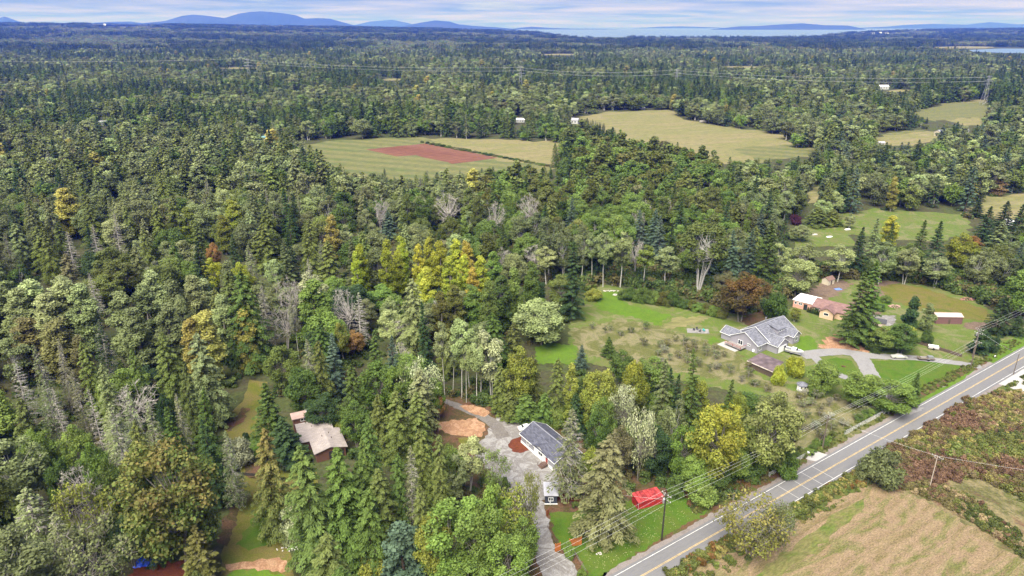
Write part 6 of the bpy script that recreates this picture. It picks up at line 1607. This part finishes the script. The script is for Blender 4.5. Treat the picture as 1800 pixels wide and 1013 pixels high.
def trailer(px, rz, label, boat=False):
    p = G(*px); e = empty('boat_trailer' if boat else 'flatbed_trailer', (p.x, p.y, 0.1), rz)
    MB().box(-2.6, 2.6, -1.0, 1.0, 0.55, 0.68).box(2.6, 4.0, -0.06, 0.06, 0.5, 0.62).build('frame', DKWOOD if not boat else METAL, e)
    for s in (-1, 1):
        MB().tube([(-0.4, s*1.02, 0.33), (-0.4, s*1.22, 0.33)], 0.33, 12).build('wheel', BLACK, e); MB().box(-0.85, 0.05, s*1.12-0.14, s*1.12+0.14, 0.69, 0.73).build('mudguard', METAL, e)
    if boat:
        tag(e, label, 'trailer'); b_ = empty('motor_boat', (p.x, p.y, 0.78), rz); V = []
        sec = [(-2.7, 0.95, 0.0, 0.95), (-1.0, 1.05, 0.0, 0.98), (1.0, 1.0, 0.05, 1.05), (2.3, 0.6, 0.3, 1.15), (3.2, 0.05, 0.85, 1.25)]
        for x, hw, zk, zt in sec: V += [(x, -hw, zt), (x, -hw*0.75, zk+0.25), (x, 0, zk), (x, hw*0.75, zk+0.25), (x, hw, zt)]
        MB().add(V, [(i*5+k, i*5+k+1, i*5+k+6, i*5+k+5) for i in range(4) for k in range(4)]+[(4,3,2,1,0)]).build('hull', WHITE, b_)
        MB().add([(s_[0], y_, s_[3]-0.12) for s_ in sec for y_ in (-s_[1]*0.93, s_[1]*0.93)], [(2*i, 2*i+2, 2*i+3, 2*i+1) for i in range(4)]).build('deck', METAL, b_)
        MB().box(-0.6, 0.9, -0.7, 0.7, 0.9, 1.5).build('cabin', WHITE, b_); MB().add([(0.92, -0.65, 1.5), (0.92, 0.65, 1.5), (1.3, 0.6, 0.98), (1.3, -0.6, 0.98)], [(0,1,2,3)]).build('windscreen', GLASS, b_)
        MB().box(-3.1, -2.7, -0.2, 0.2, 0.2, 1.4).build('outboard_motor', BLACK, b_); tag(b_, 'white motor boat on a trailer in front of the garage', 'boat')
    else:
        MB().box(-2.2, -0.6, -0.8, 0.5, 0.69, 1.3).build('crate_load', METAL, e); MB().box(0.2, 1.9, -0.7, 0.7, 0.69, 1.0).build('timber_load', BARK_G, e); tag(e, label, 'trailer')
trailer((1394, 622), math.radians(-38), 'grey boat trailer in front of the garage', True); trailer((1627, 633), math.radians(174), 'loaded flatbed trailer behind the silver coupe')
def tarp(px, w, d, h, mat, label, rz=0.0, seed=1, name='tarp'):
    rng = np.random.default_rng(seed); n = 12; V = []; p = G(*px)
    for i in range(n+1):
        for j in range(n+1):
            a, b_ = i/n*2-1, j/n*2-1; z = h*max(0, 1-abs(a)**2.2)*max(0, 1-abs(b_)**2.0)*(0.75+0.35*math.sin(3*a+seed)*math.cos(2.5*b_))+0.08*abs(rng.normal())+0.03
            V.append((a*w/2*(1+0.06*rng.normal()), b_*d/2*(1+0.06*rng.normal()), z))
    o = MB().add(V, [(i*(n+1)+j, (i+1)*(n+1)+j, (i+1)*(n+1)+j+1, i*(n+1)+j+1) for i in range(n) for j in range(n)]).build(name, mat, None)
    o.location = (p.x, p.y, 0.05); o.rotation_euler = (0, 0, rz); tag(o, label, 'tarp'); return o
BLUE = simple('blue_tarp', (0.01, 0.07, 0.62), 0.4, 0.25, 2, spec=0.5)
tarp((257, 990), 4.2, 2.6, 1.5, BLUE, 'bright blue tarp on the ground in the lower left woods', 0.15, 2)
tarp((1473, 509), 3.0, 2.0, 0.5, simple('faded_blue_tarp', (0.12, 0.2, 0.5), 0.5, 0.2), 'faded blue tarp behind the pink house', 0.3, 4)
def rocks(name, px, n, spread, size, mat, label, seed, cat='rocks'):
    """a heap of separate stones"""
    rng = np.random.default_rng(seed); p = G(*px); e = empty(name, (p.x, p.y, 0.0)); mm_ = []
    for k in range(3):
        b_ = bmesh.new(); bmesh.ops.create_icosphere(b_, subdivisions=1, radius=1)
        for v in b_.verts: v.co *= 0.75+0.4*rng.random()
        me = bpy.data.meshes.new('stone'); b_.to_mesh(me); b_.free(); me.materials.append(mat); mm_.append(me)
    for i in range(n):
        a, q = rng.uniform(0, 6.28), math.sqrt(rng.random()); o = link('stone', mm_[i % 3], e); s = size*rng.uniform(0.5, 1.2)
        o.location = (math.cos(a)*q*spread[0], math.sin(a)*q*spread[1], s*0.4+spread[2]*max(0, 1-q)); o.scale = (s, s*rng.uniform(0.7, 1.2), s*0.7); o.rotation_euler = (0, 0, rng.uniform(0, 6.28))
    tag(e, label, cat); return e
STONE = simple('pale_stone', (0.42, 0.39, 0.37), 0.9, 0.25, 3); LOGM = simple('cut_log', (0.30, 0.22, 0.16), 0.9, 0.3, 3)
rocks('stone_pile', (1082, 501), 34, (1.9, 1.2, 1.0), 0.34, STONE, 'pale heap of stones at the top of the pasture', 1)
rocks('stone_pile', (1074, 512), 30, (3.4, 0.7, 0.1), 0.32, STONE, 'low line of stones below the pale heap', 2)
rocks('stone_pile', (1082, 519), 16, (1.3, 0.8, 0.3), 0.32, STONE, 'small stone pile nearest the bright grass', 3)
rocks('rubble_pile', (1572, 540), 30, (2.2, 1.4, 0.8), 0.45, simple('pinkish_rubble', (0.30, 0.20, 0.16), 0.9, 0.3, 3), 'pinkish rubble heap beside the clipped bush', 4)
rocks('stump', (1482, 645), 14, (0.7, 0.6, 0.5), 0.28, simple('dark_stump', (0.10, 0.055, 0.035), 0.9, 0.3), 'dark stump on the island lawn of the circular drive', 5, 'stump')
rocks('border_stones', (505, 965), 26, (2.4, 0.8, 0.1), 0.22, STONE, 'pale border stones under the big cedar', 6)
rocks('brush_pile', (1700, 527), 40, (4.5, 1.2, 0.7), 0.45, simple('reddish_brush', (0.22, 0.12, 0.09), 0.95, 0.3), 'reddish brush pile at the lawn edge on the right', 7, 'brush pile')
pd_ = G(1226, 582); MB().prism([(pd_.x-4.2, pd_.y-1.8), (pd_.x+3.8, pd_.y-2.4), (pd_.x+4.4, pd_.y+1.6), (pd_.x-3.4, pd_.y+2.2)], 0.0, 0.07).build('fire_pit_pad', GRAVEL)['kind'] = 'structure'
ch = 0
for dx, dy, cl, lb_ in ((-1.2, 0.4, 'dark_chair_fabric', 'dark garden chair on the gravel pad, leftmost'), (0.1, 0.9, 'dark_chair_fabric', 'dark garden chair on the gravel pad, rearmost'), (0.6, -0.8, 'dark_chair_fabric', 'dark garden chair on the gravel pad, nearest'), (2.3, -0.3, 'teal', 'teal garden chair on the gravel pad')):
    m_ = simple(cl, (0.06, 0.06, 0.065) if cl != 'teal' else (0.05, 0.42, 0.40), 0.7); e = empty('garden_chair', (pd_.x+dx, pd_.y+dy, 0.07), RND.uniform(0, 6)); 
    MB().box(-0.35, 0.35, -0.35, 0.35, 0.38, 0.46).build('seat', m_, e); MB().box(-0.35, 0.35, 0.30, 0.38, 0.46, 1.05).build('backrest', m_, e)
    for x in (-0.32, 0.27):
        for y in (-0.33, 0.30): MB().box(x, x+0.05, y, y+0.05, 0, 0.38).build('leg', m_, e)
    tag(e, lb_, 'chair', 'garden chairs on the gravel pad')
# ride-on mower, garden debris, mail boxes
p = G(897, 742); mw = empty('ride_on_mower', (p.x, p.y, 0.06), 0.4); MB().box(-0.2, 1.0, -0.35, 0.35, 0.35, 0.8).build('bonnet', REDMETAL, mw); MB().box(-0.9, 0.1, -0.45, 0.45, 0.3, 0.5).build('deck', REDMETAL, mw); MB().box(-0.8, -0.3, -0.28, 0.28, 0.5, 0.62).box(-0.88, -0.76, -0.28, 0.28, 0.6, 1.0).build('seat', BLACK, mw)
for x, r in ((-0.55, 0.34), (0.7, 0.22)):
    for s in (-1, 1): MB().tube([(x, s*0.42, r), (x, s*0.62, r)], r, 10).build('wheel', BLACK, mw)
tag(mw, 'small red ride-on mower at the edge of the gravel yard', 'mower')
for i, (u, v, lab) in enumerate(((1420, 802, 'white mailbox by the concrete drive, left one'), (1427, 805, 'dark mailbox by the concrete drive, right one'))):
    p = G(u, v); e = empty('mailbox', (p.x, p.y, 0), ROADANG); MB().box(-0.05, 0.05, -0.05, 0.05, 0, 1.0).build('post', BRWOOD, e); MB().box(-0.16, 0.16, -0.28, 0.28, 1.0, 1.2).tube([(0, -0.28, 1.2), (0, 0.28, 1.2)], 0.16, 10).build('box', WHITE if i == 0 else BLACK, e); tag(e, lab, 'mailbox', 'mailboxes')
p = G(1748, 630); e = empty('white_sign', (p.x, p.y, 0), 0.4); MB().tube([(0, 0, 0), (0, 0, 1.0)], 0.04, 5).build('post', METAL, e); MB().box(-0.35, 0.35, -0.03, 0.03, 0.6, 1.1).build('board', WHITE, e); tag(e, 'small white sign on the verge at the far right', 'sign')
# stacked lumber beside the firs at the pink house
for i, (u, v) in enumerate(((1505, 592), (1513, 596), (1522, 592), (1530, 598), (1516, 602), (1537, 590))):
    p = G(u, v); e = empty('lumber_stack', (p.x, p.y, 0.02), RND.uniform(0.1, 0.9))
    for k in range(4):
        MB().box(-2.0, 2.0, -0.6+k*0.3, -0.35+k*0.3, 0.1, 0.32).build('plank', STONE if i % 2 else LOGM, e)
    tag(e, 'pale stack of lumber below the three firs, %s from left' % ORD[(0, 1, 3, 4, 2, 5)[i]], 'lumber', 'lumber stacks')
p = G(1640, 614); e = empty('farm_cart', (p.x, p.y, 0), -0.4); MB().box(-1.6, 1.6, -0.9, 0.9, 0.5, 1.2).build('box', STONE, e); MB().box(-1.5, 1.5, -0.8, 0.8, 1.2, 1.35).build('load', WHITE, e)
for s in (-1, 1): MB().tube([(0, s*0.92, 0.4), (0, s*1.08, 0.4)], 0.4, 10).build('wheel', BLACK, e)
tag(e, 'pale two-wheeled cart beside the timber wall', 'cart')
for u, v, lab in ((1432, 413, 'upturned grey dinghy in the clearing below the purple tree'), (1458, 417, 'white upturned dinghy in the clearing below the purple tree'), (1490, 404, 'pale upturned dinghy at the clearing edge')):
    p = G(u, v); e = empty('upturned_dinghy', (p.x, p.y, 0), 0.3); V = []
    for x, hw, h_ in ((-1.9, 0.5, 0.4), (-1, 0.75, 0.6), (0.4, 0.75, 0.62), (1.4, 0.5, 0.5), (2.0, 0.05, 0.3)): V += [(x, -hw, 0), (x, -hw*0.7, h_*0.8), (x, 0, h_), (x, hw*0.7, h_*0.8), (x, hw, 0)]
    MB().add(V, [(i*5+k, i*5+k+1, i*5+k+6, i*5+k+5) for i in range(4) for k in range(4)]+[(4,3,2,1,0)]).build('hull', WHITE if 'grey' not in lab else STONE, e); tag(e, lab, 'boat', 'upturned dinghies')
# a car on the far road and cattle-sized hay things are too small to tell; a pale trailer on the far pasture
trailer_p = G(1236, 216); e = empty('stock_trailer', (trailer_p.x, trailer_p.y, 0), 0.1); MB().box(-4, 4, -1.2, 1.2, 0.7, 2.6).build('body', STONE, e)
for s in (-1, 1): MB().tube([(0, s*1.2, 0.45), (0, s*1.4, 0.45)], 0.45, 10).build('wheel', BLACK, e)
tag(e, 'pale stock trailer standing on the far pasture', 'trailer')
# the tree stump with roots on the front lawn
rocks('stump', (1053, 974), 9, (0.7, 0.4, 0.15), 0.2, STONE, 'pale broken stump on the front lawn', 9, 'stump')
# fallen leaves on the lawn
lr = np.random.default_rng(8); poly = W([(1010,905),(1100,885),(1220,880),(1240,898),(1140,955),(1067,1003),(1035,1000)]); x0, x1 = min(p[0] for p in poly), max(p[0] for p in poly); y0, y1 = min(p[1] for p in poly), max(p[1] for p in poly)
lx = lr.uniform(x0, x1, 900); ly = lr.uniform(y0, y1, 900); k = inside(poly, lx, ly); lx, ly = lx[k], ly[k]; m = MB()
for x, y in zip(lx, ly):
    a = lr.uniform(0, 6.28); s = lr.uniform(0.03, 0.085); m.add([(x+math.cos(a+q)*s, y+math.sin(a+q)*s, 0.075+lr.uniform(0, 0.03)) for q in (0, 1.57, 3.14, 4.71)], [(0,1,2,3)])
tag(m.build('fallen_leaves', simple('pale_dry_leaf', (0.50, 0.44, 0.30), 0.9, 0.3)), 'pale fallen leaves scattered over the front lawn', kind='stuff')
# blocks on the far bay
tag(MB().poly([tuple(G(u, v, 1.0)) for u, v in ((1702,88),(1760,85.5),(1900,86.5),(1960,90),(1900,95),(1770,93.5),(1710,91))][::-1]).build('bay', WATER), kind='structure')
# ------------------------------------------------------------------ the hazy air
HZ, t, b = newmat('hazy_air'); t.nodes.remove(b)
pv = t.nodes.new('ShaderNodeVolumePrincipled'); pv.inputs['Color'].default_value = (0.048, 0.118, 0.74, 1); pv.inputs['Density'].default_value = 8.5e-5
pv.inputs['Absorption Color'].default_value = (0.94, 0.87, 0.02, 1); pv.inputs['Anisotropy'].default_value = 0.0
t.links.new(pv.outputs[0], t.nodes['Material Output'].inputs['Volume'])
tag(MB().box(-75000, 75000, -3000, 71000, -30, 720).build('haze', HZ), kind='stuff')
